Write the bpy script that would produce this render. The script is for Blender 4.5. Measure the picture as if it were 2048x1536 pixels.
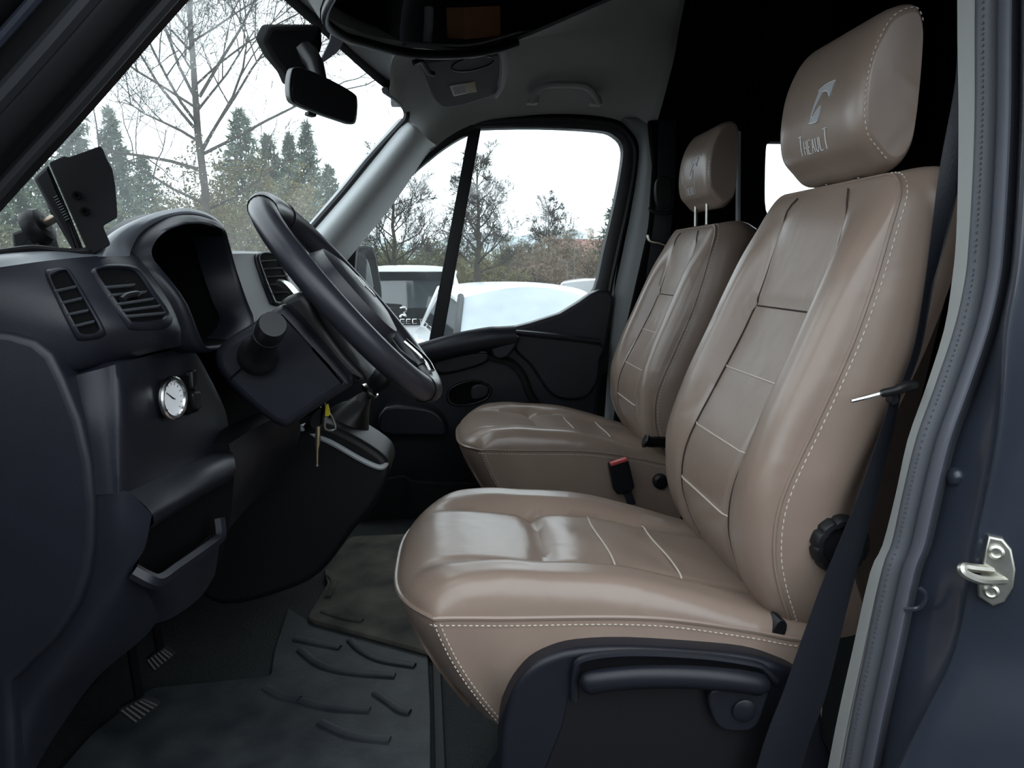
import bpy, bmesh, math, random
from mathutils import Vector, Matrix
from mathutils.bvhtree import BVHTree
random.seed(7)
for o in list(bpy.data.objects): bpy.data.objects.remove(o)
SC = bpy.context.scene
COL = SC.collection
# ------------------------------------------------------------------ camera
CAM = Vector((0, 0, 0.98))
F, CX, CY = 1550.0, 1024.0, 768.0
PITCH = math.atan(238 / F)
YAW = math.atan(124 / (F / math.cos(PITCH)))
FW = Vector((math.sin(YAW)*math.cos(PITCH), math.cos(YAW)*math.cos(PITCH), -math.sin(PITCH)))
RT = Vector((math.cos(YAW), -math.sin(YAW), 0))
UP = RT.cross(FW)
cd = bpy.data.cameras.new('camera'); cam = bpy.data.objects.new('camera', cd); COL.objects.link(cam)
cd.sensor_width = 36; cd.lens = 36 * F / 2048; cd.clip_start = 0.02; cd.clip_end = 2000
m = Matrix((RT, UP, -FW)).transposed().to_4x4(); m.translation = CAM
cam.matrix_world = m; SC.camera = cam
# ------------------------------------------------------------------ world: even overcast sky
W = bpy.data.worlds.new('overcast'); SC.world = W; W.use_nodes = True
bg = W.node_tree.nodes['Background']
bg.inputs[0].default_value = (0.86, 0.945, 1.0, 1); bg.inputs[1].default_value = 2.85
SC.view_settings.view_transform = 'Standard'; SC.view_settings.look = 'None'
SC.view_settings.exposure = 0.0; SC.view_settings.gamma = 1.0
SC.view_settings.use_curve_mapping = False

# ------------------------------------------------------------------ helpers
def ray(u, v): return FW + RT * ((u - CX) / F) - UP * ((v - CY) / F)
def P(u, v, Y):
    d = ray(u, v); return CAM + d * (Y / d.y)
def PX(u, v, X):
    d = ray(u, v); return CAM + d * (X / d.x)
def PZ(u, v, Z):
    d = ray(u, v); return CAM + d * ((Z - CAM.z) / d.z)
def PP(u, v, o, n):
    d = ray(u, v); return CAM + d * ((o - CAM).dot(n) / d.dot(n))
WLOC = {}
def base(o): return WLOC.get(o.name, Vector((0, 0, 0)))
def thing(name, label, cat, loc=(0, 0, 0), group=None, kind=None):
    o = bpy.data.objects.new(name, None); COL.objects.link(o)
    o.location = loc; o.empty_display_size = 0.05
    WLOC[o.name] = Vector(loc)
    o['label'] = label
    if cat: o['category'] = cat
    if group: o['group'] = group
    if kind: o['kind'] = kind
    return o
def tag(o, label, cat=None, group=None, kind=None):
    o['label'] = label
    if cat: o['category'] = cat
    if group: o['group'] = group
    if kind: o['kind'] = kind
    return o
def obj(name, geo, mat, parent=None, smooth=True, recalc=True, angle=40):
    verts, faces = geo
    b = base(parent) if parent else Vector((0, 0, 0))
    me = bpy.data.meshes.new(name)
    me.from_pydata([tuple(Vector(v) - b) for v in verts], [], faces)
    if recalc:
        bm = bmesh.new(); bm.from_mesh(me); bmesh.ops.recalc_face_normals(bm, faces=bm.faces); bm.to_mesh(me); bm.free()
    if smooth:
        me.polygons.foreach_set('use_smooth', [True] * len(me.polygons))
        me.set_sharp_from_angle(angle=math.radians(angle))
        me.polygons.foreach_set('use_smooth', [len(p.vertices) < 7 for p in me.polygons])
    me.materials.append(mat)
    o = bpy.data.objects.new(name, me); COL.objects.link(o)
    if parent:
        o.parent = parent; WLOC[o.name] = b
    return o
def struct(name, geo, mat, label, **k):
    o = obj(name, geo, mat, **k); o['kind'] = 'structure'; o['label'] = label; return o
def merge(*gs):
    V, Fc = [], []
    for v, f in gs:
        n = len(V); V += list(v); Fc += [tuple(i + n for i in q) for q in f]
    return V, Fc
def box(c, s, rot=None):
    c = Vector(c); V = []
    for x in (-.5, .5):
        for y in (-.5, .5):
            for z in (-.5, .5):
                p = Vector((x*s[0], y*s[1], z*s[2]))
                if rot is not None: p = rot @ p
                V.append(c + p)
    return V, [(0,1,3,2),(4,6,7,5),(0,4,5,1),(2,3,7,6),(0,2,6,4),(1,5,7,3)]
def catm(pts, n, closed=False):
    pts = [Vector(p) for p in pts]; N = len(pts); out = []
    segs = N if closed else N - 1
    for i in range(segs):
        if closed: p0, p1, p2, p3 = pts[(i-1) % N], pts[i], pts[(i+1) % N], pts[(i+2) % N]
        else:
            p1, p2 = pts[i], pts[i+1]
            p0 = pts[i-1] if i > 0 else p1*2 - p2
            p3 = pts[i+2] if i+2 < N else p2*2 - p1
        for k in range(n):
            t = k / n; t2 = t*t; t3 = t2*t
            out.append(p1*(1 - 2.5*t2 + 1.5*t3) + p0*(-.5*t + t2 - .5*t3) + p2*(.5*t + 2*t2 - 1.5*t3) + p3*(-.5*t2 + .5*t3))
    if not closed: out.append(pts[-1].copy())
    return out
def rounded(pts, r=0.25, n=4):
    """closed polygon with rounded corners: r is a fraction of the shorter neighbour edge"""
    pts = [Vector(p) for p in pts]; N = len(pts); out = []
    for i in range(N):
        a, b, c = pts[i-1], pts[i], pts[(i+1) % N]
        l = min((a-b).length, (c-b).length) * r
        s = b + (a-b).normalized()*l; e = b + (c-b).normalized()*l
        for k in range(n + 1):
            t = k / n; out.append(s*(1-t)**2 + b*2*t*(1-t) + e*t*t)
    return out
def interp(x, xs, ys):
    if x <= xs[0]: return ys[0]
    if x >= xs[-1]: return ys[-1]
    for i in range(len(xs)-1):
        if x <= xs[i+1]: break
    h = xs[i+1]-xs[i]; t = (x-xs[i])/h
    def slope(j):
        if j == 0: return (ys[1]-ys[0])/(xs[1]-xs[0])
        if j == len(xs)-1: return (ys[-1]-ys[-2])/(xs[-1]-xs[-2])
        return (ys[j+1]-ys[j-1])/(xs[j+1]-xs[j-1])
    m0, m1 = slope(i)*h, slope(i+1)*h; t2 = t*t; t3 = t2*t
    return ys[i]*(2*t3-3*t2+1) + m0*(t3-2*t2+t) + ys[i+1]*(-2*t3+3*t2) + m1*(t3-t2)
def frames(path, closed):
    N = len(path); T = []
    for i in range(N):
        a = path[i-1] if (i > 0 or closed) else path[i]
        b = path[(i+1) % N] if (i < N-1 or closed) else path[i]
        t = (b-a); T.append(t.normalized() if t.length > 1e-9 else Vector((0,0,1)))
    n = T[0].orthogonal().normalized(); Ns = [n]
    for i in range(1, N):
        n = Ns[-1] - T[i]*Ns[-1].dot(T[i])
        n = n.normalized() if n.length > 1e-6 else T[i].orthogonal().normalized()
        Ns.append(n)
    return T, Ns
def tube(path, r, seg=8, closed=False, caps=True, nref=None, r2=None):
    """swept ellipse; r may be a list. nref fixes the section's first axis direction"""
    path = [Vector(p) for p in path]; N = len(path)
    T, Ns = frames(path, closed)
    V, Fc = [], []
    for i in range(N):
        n = Ns[i]
        if nref is not None:
            q = Vector(nref) - T[i]*Vector(nref).dot(T[i])
            if q.length > 1e-5: n = q.normalized()
        b = T[i].cross(n)
        ri = r[i] if isinstance(r, (list, tuple)) else r
        rb = ri if r2 is None else (r2[i] if isinstance(r2, (list, tuple)) else r2)
        for k in range(seg):
            a = 2*math.pi*k/seg
            V.append(path[i] + n*(ri*math.cos(a)) + b*(rb*math.sin(a)))
    M = N if closed else N-1
    for i in range(M):
        for k in range(seg):
            a = i*seg+k; b = i*seg+(k+1) % seg; c = ((i+1) % N)*seg+(k+1) % seg; d = ((i+1) % N)*seg+k
            Fc.append((a, b, c, d))
    if caps and not closed:
        Fc.append(tuple(range(seg-1, -1, -1))); Fc.append(tuple((N-1)*seg+k for k in range(seg)))
    return V, Fc
def loft(secs, caps=True, closed=True):
    n = len(secs[0]); V = [Vector(p) for s in secs for p in s]; Fc = []
    for i in range(len(secs)-1):
        for k in range(n if closed else n-1):
            k2 = (k+1) % n
            Fc.append((i*n+k, i*n+k2, (i+1)*n+k2, (i+1)*n+k))
    if caps and closed:
        Fc.append(tuple(range(n-1, -1, -1))); Fc.append(tuple((len(secs)-1)*n+k for k in range(n)))
    return V, Fc
def newell(pts):
    n = Vector((0,0,0)); N = len(pts)
    for i in range(N):
        a, b = pts[i], pts[(i+1) % N]
        n += Vector(((a.y-b.y)*(a.z+b.z), (a.z-b.z)*(a.x+b.x), (a.x-b.x)*(a.y+b.y)))
    return n.normalized()
def inset(pts, d):
    n = newell(pts); N = len(pts); out = []
    for i in range(N):
        a, b, c = pts[i-1], pts[i], pts[(i+1) % N]
        e1 = (b-a); e2 = (c-b)
        if e1.length < 1e-9 or e2.length < 1e-9: out.append(b.copy()); continue
        n1 = n.cross(e1).normalized(); n2 = n.cross(e2).normalized()
        q = n1 + n2
        if q.length < 1e-6: q = n1
        q.normalize(); k = max(0.35, q.dot(n1))
        out.append(b + q*(d/k))
    return out
def plate(pts, th, bev=0.002, front=None, steps=3):
    """solid plate: pts is the front outline; th a vector towards the back, bevelled front edge"""
    pts = [Vector(p) for p in pts]; th = Vector(th)
    f = -th.normalized()
    secs = [[p + th for p in pts]]
    for k in range(steps+1):
        a = math.pi/2*k/steps
        ins = bev*(1-math.cos(a)); up = -bev*(1-math.sin(a))
        secs.append([p + f*up for p in inset(pts, ins)])
    return loft(secs)
def band(outer, inner, th, bev=0.0):
    """ring between two loops with the same number of points, thickness vector th"""
    th = Vector(th); o = [Vector(p) for p in outer]; i = [Vector(p) for p in inner]
    secs = [o, i, [p+th for p in i], [p+th for p in o]]
    if bev:
        mid = [(a*.5+b*.5) - th.normalized()*bev for a, b in zip(o, i)]
        secs = [o, [a*.8+b*.2 - th.normalized()*bev*.8 for a, b in zip(o, i)], mid, [a*.2+b*.8 - th.normalized()*bev*.8 for a, b in zip(o, i)], i, [p+th for p in i], [p+th for p in o]]
    n = len(o); V = [p for s in secs for p in s]; Fc = []; S = len(secs)
    for s in range(S):
        for k in range(n):
            Fc.append((s*n+k, s*n+(k+1) % n, ((s+1) % S)*n+(k+1) % n, ((s+1) % S)*n+k))
    return V, Fc
def patch(rows, nu=6, nv=6, th=None):
    """smooth surface through a grid of 3D control points; th (vector) makes it solid"""
    g = [catm(r, nu) for r in rows]
    cols = [catm([g[i][j] for i in range(len(g))], nv) for j in range(len(g[0]))]
    nr, nc = len(cols[0]), len(cols)
    V = [cols[j][i] for i in range(nr) for j in range(nc)]; Fc = []
    for i in range(nr-1):
        for j in range(nc-1): Fc.append((i*nc+j, i*nc+j+1, (i+1)*nc+j+1, (i+1)*nc+j))
    if th is not None:
        th = Vector(th); n0 = len(V); V += [p+th for p in V[:n0]]
        Fc += [tuple(n0+q for q in reversed(f)) for f in Fc[:]]
        bl = [j for j in range(nc)] + [i*nc+nc-1 for i in range(1, nr)] + [(nr-1)*nc+j for j in range(nc-2, -1, -1)] + [i*nc for i in range(nr-2, 0, -1)]
        for k in range(len(bl)):
            a, b = bl[k], bl[(k+1) % len(bl)]; Fc.append((b, a, a+n0, b+n0))
    return V, Fc
def px(lst, Y=None): return [P(p[0], p[1], p[2] if len(p) > 2 else Y) for p in lst]
def revolve(profile, c, axis, seg=24, caps=True):
    """profile: (radius, along) list"""
    c = Vector(c); ax = Vector(axis).normalized(); n = ax.orthogonal().normalized(); b = ax.cross(n)
    secs = [[c + ax*h + (n*math.cos(2*math.pi*k/seg) + b*math.sin(2*math.pi*k/seg))*r for k in range(seg)] for r, h in profile]
    return loft(secs, caps)
def dashes(path, pitch, length, r, out=(0,0,0)):
    path = [Vector(p) for p in path]; gs = []; acc = 0.0; out = Vector(out)
    L = [0]
    for i in range(1, len(path)): L.append(L[-1] + (path[i]-path[i-1]).length)
    def at(s):
        for i in range(1, len(L)):
            if s <= L[i]:
                t = (s-L[i-1])/max(1e-9, L[i]-L[i-1]); return path[i-1].lerp(path[i], t)
        return path[-1]
    s = pitch*.3
    while s + length < L[-1]:
        a, b = at(s)+out, at(s+length)+out; mid = (a+b)*.5
        gs.append(tube([a, mid, b], [r*.5, r, r*.5], 5)); s += pitch
    return merge(*gs)
def copy_tree(o, parent=None):
    c = o.copy(); COL.objects.link(c)
    if parent: c.parent = parent
    for ch in list(o.children): copy_tree(ch, c)
    return c

def fit(surf, outline, lift):
    """plane lying on a surface patch where the outline meets it"""
    bv = BVHTree.FromPolygons([tuple(v) for v in surf[0]], surf[1])
    def hit(u, v): return bv.ray_cast(CAM, ray(u, v).normalized())[0]
    H_ = [h for h in (hit(u, v) for u, v in outline) if h]
    cu = sum(p[0] for p in outline)/len(outline); cv = sum(p[1] for p in outline)/len(outline)
    n = newell(H_); mid = sum(H_, Vector())/len(H_)
    if n.dot(CAM-mid) < 0: n = -n
    ins = H_ + [h for h in (hit(cu+(u-cu)*k, cv+(v-cv)*k) for u, v in outline for k in (.3, .6, .8)) if h]
    return mid + n*(max((h-mid).dot(n) for h in ins)*.8 + lift), n
# ------------------------------------------------------------------ materials
MATS = {}
def mat(name, col, rough=.5, spec=.5, metal=0, var=0.0, vscale=8.0, bump=0.0, bscale=200.0, coat=0.0, col2=None, kind='noise', trans=0.0):
    if name in MATS: return MATS[name]
    M = bpy.data.materials.new(name); M.use_nodes = True; nt = M.node_tree; N = nt.nodes; Lk = nt.links
    b = N['Principled BSDF']
    b.inputs['Base Color'].default_value = (*col, 1); b.inputs['Roughness'].default_value = rough
    b.inputs['Specular IOR Level'].default_value = spec; b.inputs['Metallic'].default_value = metal
    if coat: b.inputs['Coat Weight'].default_value = coat; b.inputs['Coat Roughness'].default_value = .05
    tc = N.new('ShaderNodeTexCoord')
    if var or col2:
        n = N.new('ShaderNodeTexNoise'); n.inputs['Scale'].default_value = vscale; n.inputs['Detail'].default_value = 5
        Lk.new(tc.outputs['Object'], n.inputs['Vector'])
        r = N.new('ShaderNodeValToRGB'); r.color_ramp.elements[0].position = .35; r.color_ramp.elements[1].position = .68
        c1 = col if col2 else tuple(max(0, c*(1-var)) for c in col); c2 = col2 if col2 else tuple(min(1, c*(1+var)) for c in col)
        r.color_ramp.elements[0].color = (*c1, 1); r.color_ramp.elements[1].color = (*c2, 1)
        Lk.new(n.outputs['Fac'], r.inputs['Fac']); Lk.new(r.outputs['Color'], b.inputs['Base Color'])
    if bump:
        if kind == 'voronoi':
            n2 = N.new('ShaderNodeTexVoronoi'); n2.inputs['Scale'].default_value = bscale; out = n2.outputs['Distance']
        else:
            n2 = N.new('ShaderNodeTexNoise'); n2.inputs['Scale'].default_value = bscale; n2.inputs['Detail'].default_value = 3; out = n2.outputs['Fac']
        Lk.new(tc.outputs['Object'], n2.inputs['Vector'])
        bp = N.new('ShaderNodeBump'); bp.inputs['Strength'].default_value = bump; bp.inputs['Distance'].default_value = .002
        Lk.new(out, bp.inputs['Height']); Lk.new(bp.outputs['Normal'], b.inputs['Normal'])
    MATS[name] = M; return M
def leather_mat():
    M = mat('leather', (.278, .206, .167), .29, .6, var=.05, vscale=6)
    nt = M.node_tree; N = nt.nodes; L = nt.links; b = N['Principled BSDF']
    tc = [n for n in N if n.type == 'TEX_COORD'][0]
    v = N.new('ShaderNodeTexVoronoi'); v.inputs['Scale'].default_value = 420; v.feature = 'DISTANCE_TO_EDGE'
    n = N.new('ShaderNodeTexNoise'); n.inputs['Scale'].default_value = 9; n.inputs['Detail'].default_value = 2; n.inputs['Distortion'].default_value = .6
    L.new(tc.outputs['Object'], v.inputs['Vector']); L.new(tc.outputs['Object'], n.inputs['Vector'])
    b1 = N.new('ShaderNodeBump'); b1.inputs['Strength'].default_value = .25; b1.inputs['Distance'].default_value = .012
    b2 = N.new('ShaderNodeBump'); b2.inputs['Strength'].default_value = .06; b2.inputs['Distance'].default_value = .001
    L.new(n.outputs['Fac'], b1.inputs['Height']); L.new(v.outputs['Distance'], b2.inputs['Height'])
    L.new(b1.outputs['Normal'], b2.inputs['Normal']); L.new(b2.outputs['Normal'], b.inputs['Normal'])
    return M
LEA = leather_mat()
THREAD = mat('thread', (.62, .55, .48), .7, .2)
DTHREAD = mat('dark_thread', (.06, .045, .04), .8, .2)
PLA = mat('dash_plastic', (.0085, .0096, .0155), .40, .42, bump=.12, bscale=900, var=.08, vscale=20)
PLAD = mat('dusty_sheen_plastic', (.12, .13, .148), .36, .5, bump=.12, bscale=900, var=.15, vscale=12)  # grey dust, lightened further to imitate sheen from the windscreen
PLA2 = mat('black_plastic', (.007, .0072, .009), .42, .4, bump=.08, bscale=700)
SOFT = mat('wheel_leather', (.022, .0225, .030), .31, .5, bump=.15, bscale=800)
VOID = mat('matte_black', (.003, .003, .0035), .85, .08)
CAVE = mat('black_lining', (.01, .01, .011), .85, .2, var=.2, vscale=15)
HEADL = mat('headliner_fabric', (.34, .345, .335), .9, .15, bump=.2, bscale=900, var=.06, vscale=4)
TRIMG = mat('grey_trim', (.52, .545, .55), .6, .35, bump=.1, bscale=600)
TRIML = mat('light_trim', (.36, .365, .355), .6, .35, bump=.1, bscale=600)
RUB = mat('rubber', (.016, .017, .02), .55, .4)
SEAL = mat('door_seal', (.09, .095, .11), .5, .45, bump=.2, bscale=400)
PAINT = mat('van_paint', (.023, .028, .041), .3, .5, coat=.4, var=.12, vscale=9, bump=.03, bscale=60)
CHROME = mat('chrome', (.75, .75, .74), .18, .5, 1.0)
STEEL = mat('zinc_steel', (.55, .54, .48), .38, .5, 1.0, var=.12, vscale=60)
WHITE = mat('white_face', (.75, .76, .78), .5)
PRINT = mat('silver_print', (.42, .44, .47), .45, .5)
PRINTL = mat('white_print', (.72, .72, .72), .5, .4)
MATR = mat('mat_rubber', (.027, .032, .038), .5, .45, col2=(.054, .062, .067), vscale=14, bump=.4, bscale=60)
MATC = mat('mat_worn', (.05, .05, .046), .75, .3, col2=(.17, .155, .13), vscale=7, bump=.5, bscale=90)
FLOORM = mat('floor_vinyl', (.013, .0165, .019), .6, .4, bump=.6, bscale=350, kind='voronoi')
BELT = mat('belt_webbing', (.010, .012, .018), .5, .4, bump=.3, bscale=500)
YEL = mat('yellow_tag', (.75, .62, .03), .5)
RED = mat('red_button', (.55, .08, .08), .4)
CARD = mat('cardboard', (.36, .17, .09), .8, .2, var=.15)
CARW = mat('white_car_paint', (.80, .82, .83), .25, .5, coat=.6)
CARD_ = mat('dark_car_paint', (.05, .06, .08), .25, .5, coat=.6)
CGLASS = mat('car_glass', (.03, .04, .045), .06, .8, coat=.6)
TYRE = mat('tyre', (.02, .02, .02), .8, .2)
ASPH = mat('asphalt', (.10, .10, .10), .85, .2, var=.25, vscale=3, bump=.3, bscale=40)
GRASS = mat('verge_grass', (.07, .09, .04), .9, .1, col2=(.14, .13, .07), vscale=2)
BARK = mat('bark', (.060, .052, .042), .9, .1, var=.3, vscale=6)
BARKL = mat('pale_bark', (.16, .15, .135), .9, .1, var=.3, vscale=6)
TWIG = mat('brown_twigs', (.16, .12, .075), .9, .1, col2=(.10, .085, .05), vscale=1.5)
TWIGR = mat('russet_twigs', (.17, .122, .085), .9, .1, col2=(.115, .09, .065), vscale=1.5)
NEED = mat('conifer_needles', (.07, .105, .08), .8, .2, col2=(.11, .14, .09), vscale=1.2)
LEAF = mat('olive_leaves', (.15, .125, .055), .8, .2, col2=(.075, .085, .035), vscale=1.0)
GREENB = mat('green_leaves', (.07, .09, .045), .8, .2, col2=(.13, .125, .065), vscale=1.0)
HILL = mat('far_hill', (.52, .57, .60), .95, .05, col2=(.42, .47, .49), vscale=.03)  # distance haze mixed into the base colour
ROOFT = mat('roof_tiles', (.22, .12, .10), .8, .2, var=.15, vscale=2)
RENDER = mat('house_render', (.55, .52, .48), .8, .2)

def glass_mat(name, tint, dirt, speck):
    M = bpy.data.materials.new(name); M.use_nodes = True; nt = M.node_tree; N = nt.nodes; L = nt.links
    for n in list(N): N.remove(n)
    out = N.new('ShaderNodeOutputMaterial'); tr = N.new('ShaderNodeBsdfTransparent'); tr.inputs[0].default_value = (*tint, 1)
    gl = N.new('ShaderNodeBsdfGlossy'); gl.inputs['Roughness'].default_value = .02
    lw0 = N.new('ShaderNodeLayerWeight'); pw = N.new('ShaderNodeMath'); pw.operation = 'POWER'; pw.inputs[1].default_value = 4; L.new(lw0.outputs['Facing'], pw.inputs[0]); lw = N.new('ShaderNodeMapRange'); lw.inputs[3].default_value = .04; lw.inputs[4].default_value = .6; L.new(pw.outputs[0], lw.inputs[0])
    m1 = N.new('ShaderNodeMixShader'); L.new(lw.outputs[0], m1.inputs[0]); L.new(tr.outputs[0], m1.inputs[1]); L.new(gl.outputs[0], m1.inputs[2])
    df = N.new('ShaderNodeBsdfTranslucent'); df.inputs[0].default_value = (.8, .84, .85, 1)
    tc = N.new('ShaderNodeTexCoord'); no = N.new('ShaderNodeTexNoise'); no.inputs['Scale'].default_value = 3; no.inputs['Detail'].default_value = 4
    vo = N.new('ShaderNodeTexVoronoi'); vo.inputs['Scale'].default_value = 75
    L.new(tc.outputs['Object'], no.inputs['Vector']); L.new(tc.outputs['Object'], vo.inputs['Vector'])
    r1 = N.new('ShaderNodeMapRange'); r1.inputs[1].default_value = .35; r1.inputs[2].default_value = .7; r1.inputs[3].default_value = dirt*.5; r1.inputs[4].default_value = dirt
    L.new(no.outputs['Fac'], r1.inputs[0])
    r2 = N.new('ShaderNodeMapRange'); r2.inputs[1].default_value = .17; r2.inputs[2].default_value = .11; r2.inputs[3].default_value = 0; r2.inputs[4].default_value = speck
    L.new(vo.outputs['Distance'], r2.inputs[0])
    ad = N.new('ShaderNodeMath'); ad.operation = 'ADD'; ad.use_clamp = True; L.new(r1.outputs[0], ad.inputs[0]); L.new(r2.outputs[0], ad.inputs[1])
    m2 = N.new('ShaderNodeMixShader'); L.new(ad.outputs[0], m2.inputs[0]); L.new(m1.outputs[0], m2.inputs[1]); L.new(df.outputs[0], m2.inputs[2])
    L.new(m2.outputs[0], out.inputs[0]); return M
GLW = glass_mat('windscreen_glass', (.95, .985, .985), .09, .4)
GLS = glass_mat('side_glass', (.96, .98, .98), .03, .0)

# ================================================================== THE VAN SHELL (setting)
FZ = 0.10                                   # cab floor level
struct('floor', box((1.075, 1.85, FZ-.03), (3.85, 2.1, .06)), FLOORM, 'dark textured vinyl cab floor of the van', smooth=False)
# --- headliner corner above passenger door
LIPX = [(690,74,1.865),(720,83,1.93),(785,100,2.05),(850,109,2.13),(930,108,2.26),(990,98,2.34),(1035,84,2.39)]
rows = [px([(862,303,2.80),(900,272,2.82),(960,246,2.83),(1100,228,2.83),(1235,240,2.83),(1290,292,2.82)]),
        px([(836,268,2.70),(880,238,2.73),(955,205,2.74),(1100,188,2.75),(1255,205,2.76),(1312,250,2.77)]),
        px([(818,240,2.60),(860,180,2.52),(960,118,2.49),(1100,85,2.50),(1300,95,2.56),(1345,130,2.62)]),
        px([(802,208,2.50),(824,128,2.36),(950,96,2.42),(1060,76,2.46),(1310,20,2.45),(1358,60,2.54)]),
        px([(778,188,2.375),(800,101,2.085),(938,105,2.275),(1042,78,2.405),(1330,-40,2.32),(1370,0,2.45)])]
crow = rows
hl = struct('ceiling', patch(rows, 8, 6, th=(0, .008, .012)), HEADL, 'dark grey fabric headliner above the passenger door')
H = [(.95,-.14),(1.1,-.22),(1.3,-.30),(1.5,-.352),(1.75,-.372),(1.93,-.34),(2.13,-.275),(2.39,-.187),(2.56,-.135)]
def hz(Y): return interp(Y, [.95, 1.3, 1.75, 2.0, 2.2, 2.4, 2.56], [1.475, 1.545, 1.572, 1.560, 1.528, 1.505, 1.495])
lipc = px(LIPX)
LY = [p.y for p in lipc]
def lip_at(Y):
    q = Y if Y >= 1.75 else 3.5-Y
    if q < LY[0]:
        k = (q-1.75)/(LY[0]-1.75); return Vector((lipc[0].x-.025*(1-k*k), Y, lipc[0].z))
    return Vector((interp(q, LY, [p.x for p in lipc]), Y, interp(q, LY, [p.z for p in lipc])))
HY = [1.12, 1.3, 1.5, 1.75, 1.93, 2.02, 2.085, 2.16, 2.24, 2.31, 2.37]
head = [Vector((interp(Y, [h[0] for h in H], [h[1] for h in H])+.012, Y, hz(Y)+.004)) for Y in HY]
edge = catm(crow[4], 12)[:13]
def rear(Y):
    if Y <= edge[-1].y: return lip_at(Y)
    return Vector((interp(Y, [p.y for p in edge[::-1]], [p.x for p in edge[::-1]]), Y, interp(Y, [p.y for p in edge[::-1]], [p.z for p in edge[::-1]]))) + Vector((.03, 0, .012))
lipr = [rear(Y) for Y in HY]
rows = [head, [a.lerp(b, .5) + Vector((0, 0, .02*min(1, (b-a).length/.15))) for a, b in zip(head, lipr)], [p + Vector((-.012, 0, .004)) for p in lipr]]
obj('header_lining', patch(rows, 4, 4, th=(.004, 0, .02)), HEADL, hl)
struct('ceiling.001', box((1.5, 1.83, 2.02), (3.0, 2.2, .05)), CAVE, 'high dark roof lining of the van', smooth=False)
# --- overhead shelf: rounded lip, floor lying on top of the headliner
lip = catm([lip_at(Y) for Y in (1.12, 1.2, 1.3, 1.45, 1.6, 1.75)] + lipc, 6)
sh = thing('overhead_shelf', 'curved overhead storage shelf lip above the sun visor', 'shelf', lip[-12])
obj('shelf_lip', tube(lip, .012, 10, nref=(0,0,1), r2=.008), PLA, sh)
fl = [[p + Vector((0, .010, .019)) for p in r[1:4]] for r in (crow[4], crow[3], crow[2])]
obj('shelf_floor', patch(fl, 8, 5, th=(0, 0, .006)), HEADL, sh)
e1 = (fl[0][2]-fl[0][0]).normalized(); e2 = fl[1][1]-fl[0][1]; e2 = (e2 - e1*e2.dot(e1)).normalized(); e3 = e1.cross(e2)
if e3.z < 0: e3 = -e3
bx_c = fl[0][1].lerp(fl[1][1], .55) + e1*.01 + e3*(.040+.017)
cb = tag(obj('cardboard_box', box(bx_c, (.15, .07, .08), Matrix((e1, e2, e3)).transposed()), CARD, smooth=False), 'brown cardboard box lying in the overhead shelf', 'box')
c0 = fl[0][0].lerp(fl[0][1], .32).lerp(fl[1][0].lerp(fl[1][1], .32), .4) + Vector((0, 0, .014))
tag(obj('paper_roll', tube([c0, c0 + Vector((.004, 0, .04)), c0 + Vector((.006, 0, .09))], [.012, .013, .013], 12), TRIML), 'pale rolled paper standing in the overhead shelf', 'paper')
# --- windscreen (curved glass patch)
def ws(t, Y):
    """t 0 bottom .. 1 top"""
    k = (Y-1.75)/.85
    xb = -.87 + .27*k*k; zb = .965
    xt = interp(Y, [h[0] for h in H], [h[1] for h in H]); zt = hz(Y)
    q = Vector((xb + (xt-xb)*t, Y, zb + (zt-zb)*t)); q += Vector((-.02, 0, .02))*math.sin(math.pi*t); return q
YS = [.93, 1.05, 1.2, 1.45, 1.75, 2.05, 2.3, 2.45, 2.72]
wsg = struct('window_1', patch([[ws(t, Y) for Y in YS] for t in (0, .33, .66, 1)], 4, 5), GLW, 'curved windscreen glass speckled with rain drops')
# black ceramic border of the windscreen
bord = [ws(1, Y) for Y in YS]
obj('screen_border', tube(catm([p + Vector((.008,0,-.002)) for p in bord], 4), .018, 6, nref=(0,0,1), r2=.008), RUB, wsg)
cor = catm(px([(770,180,2.36),(797,200,2.5),(811,217,2.56),(813,235,2.57),(800,252,2.575),(740,318,2.57),(690,380,2.57),(636,442,2.57),(560,530,2.57)]), 6)
obj('screen_border', tube(cor, .011, 6), RUB, wsg)
# --- A pillars
rows = [px([(560,528,2.575),(637,443,2.575),(720,345,2.575),(800,252,2.575),(818,240,2.58)]),
        px([(590,540,2.54),(660,458,2.54),(742,362,2.54),(818,270,2.54),(836,256,2.56)]),
        px([(620,556,2.60),(690,478,2.60),(764,388,2.60),(836,296,2.60),(856,278,2.62)]),
        px([(650,575,2.83),(712,500,2.83),(785,410,2.83),(850,315,2.83),(875,292,2.83)])]
struct('trim_1', patch(rows, 8, 5, th=(-.02, .02, .01)), TRIMG, 'light grey windscreen pillar trim beside the passenger door')
# near A pillar: door-frame bands running up to the right
ia = [(-360,840),(-120,560),(0,425),(75,342),(152,258),(230,170),(306,82),(400,-25),(470,-110)]
def offs(l, du, dv, Y): return px([(u+du, v+dv, Y) for u, v in l])
near = [offs(ia, 0, 0, .96), offs(ia, -40, -40, .925), offs(ia, -55, -62, .90), offs(ia, -100, -95, .885), offs(ia, -112, -112, .91), offs(ia, -165, -150, .90), offs(ia, -200, -190, .87), offs(ia, -330, -300, .80)]
apl = struct('trim_2', patch(near, 4, 4, th=(-.03, .03, .02)), PLA2, 'dark driver side windscreen pillar with rubber door seals')
obj('rubber_seal', tube(catm(offs(ia, -22, -22, .935), 4), .008, 8), RUB, apl)
obj('rubber_seal', tube(catm(offs(ia, -108, -108, .885), 4), .010, 8), RUB, apl)
obj('painted_flange', tube(catm(offs(ia, -172, -158, .878), 4), .006, 8), PAINT, apl)

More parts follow.
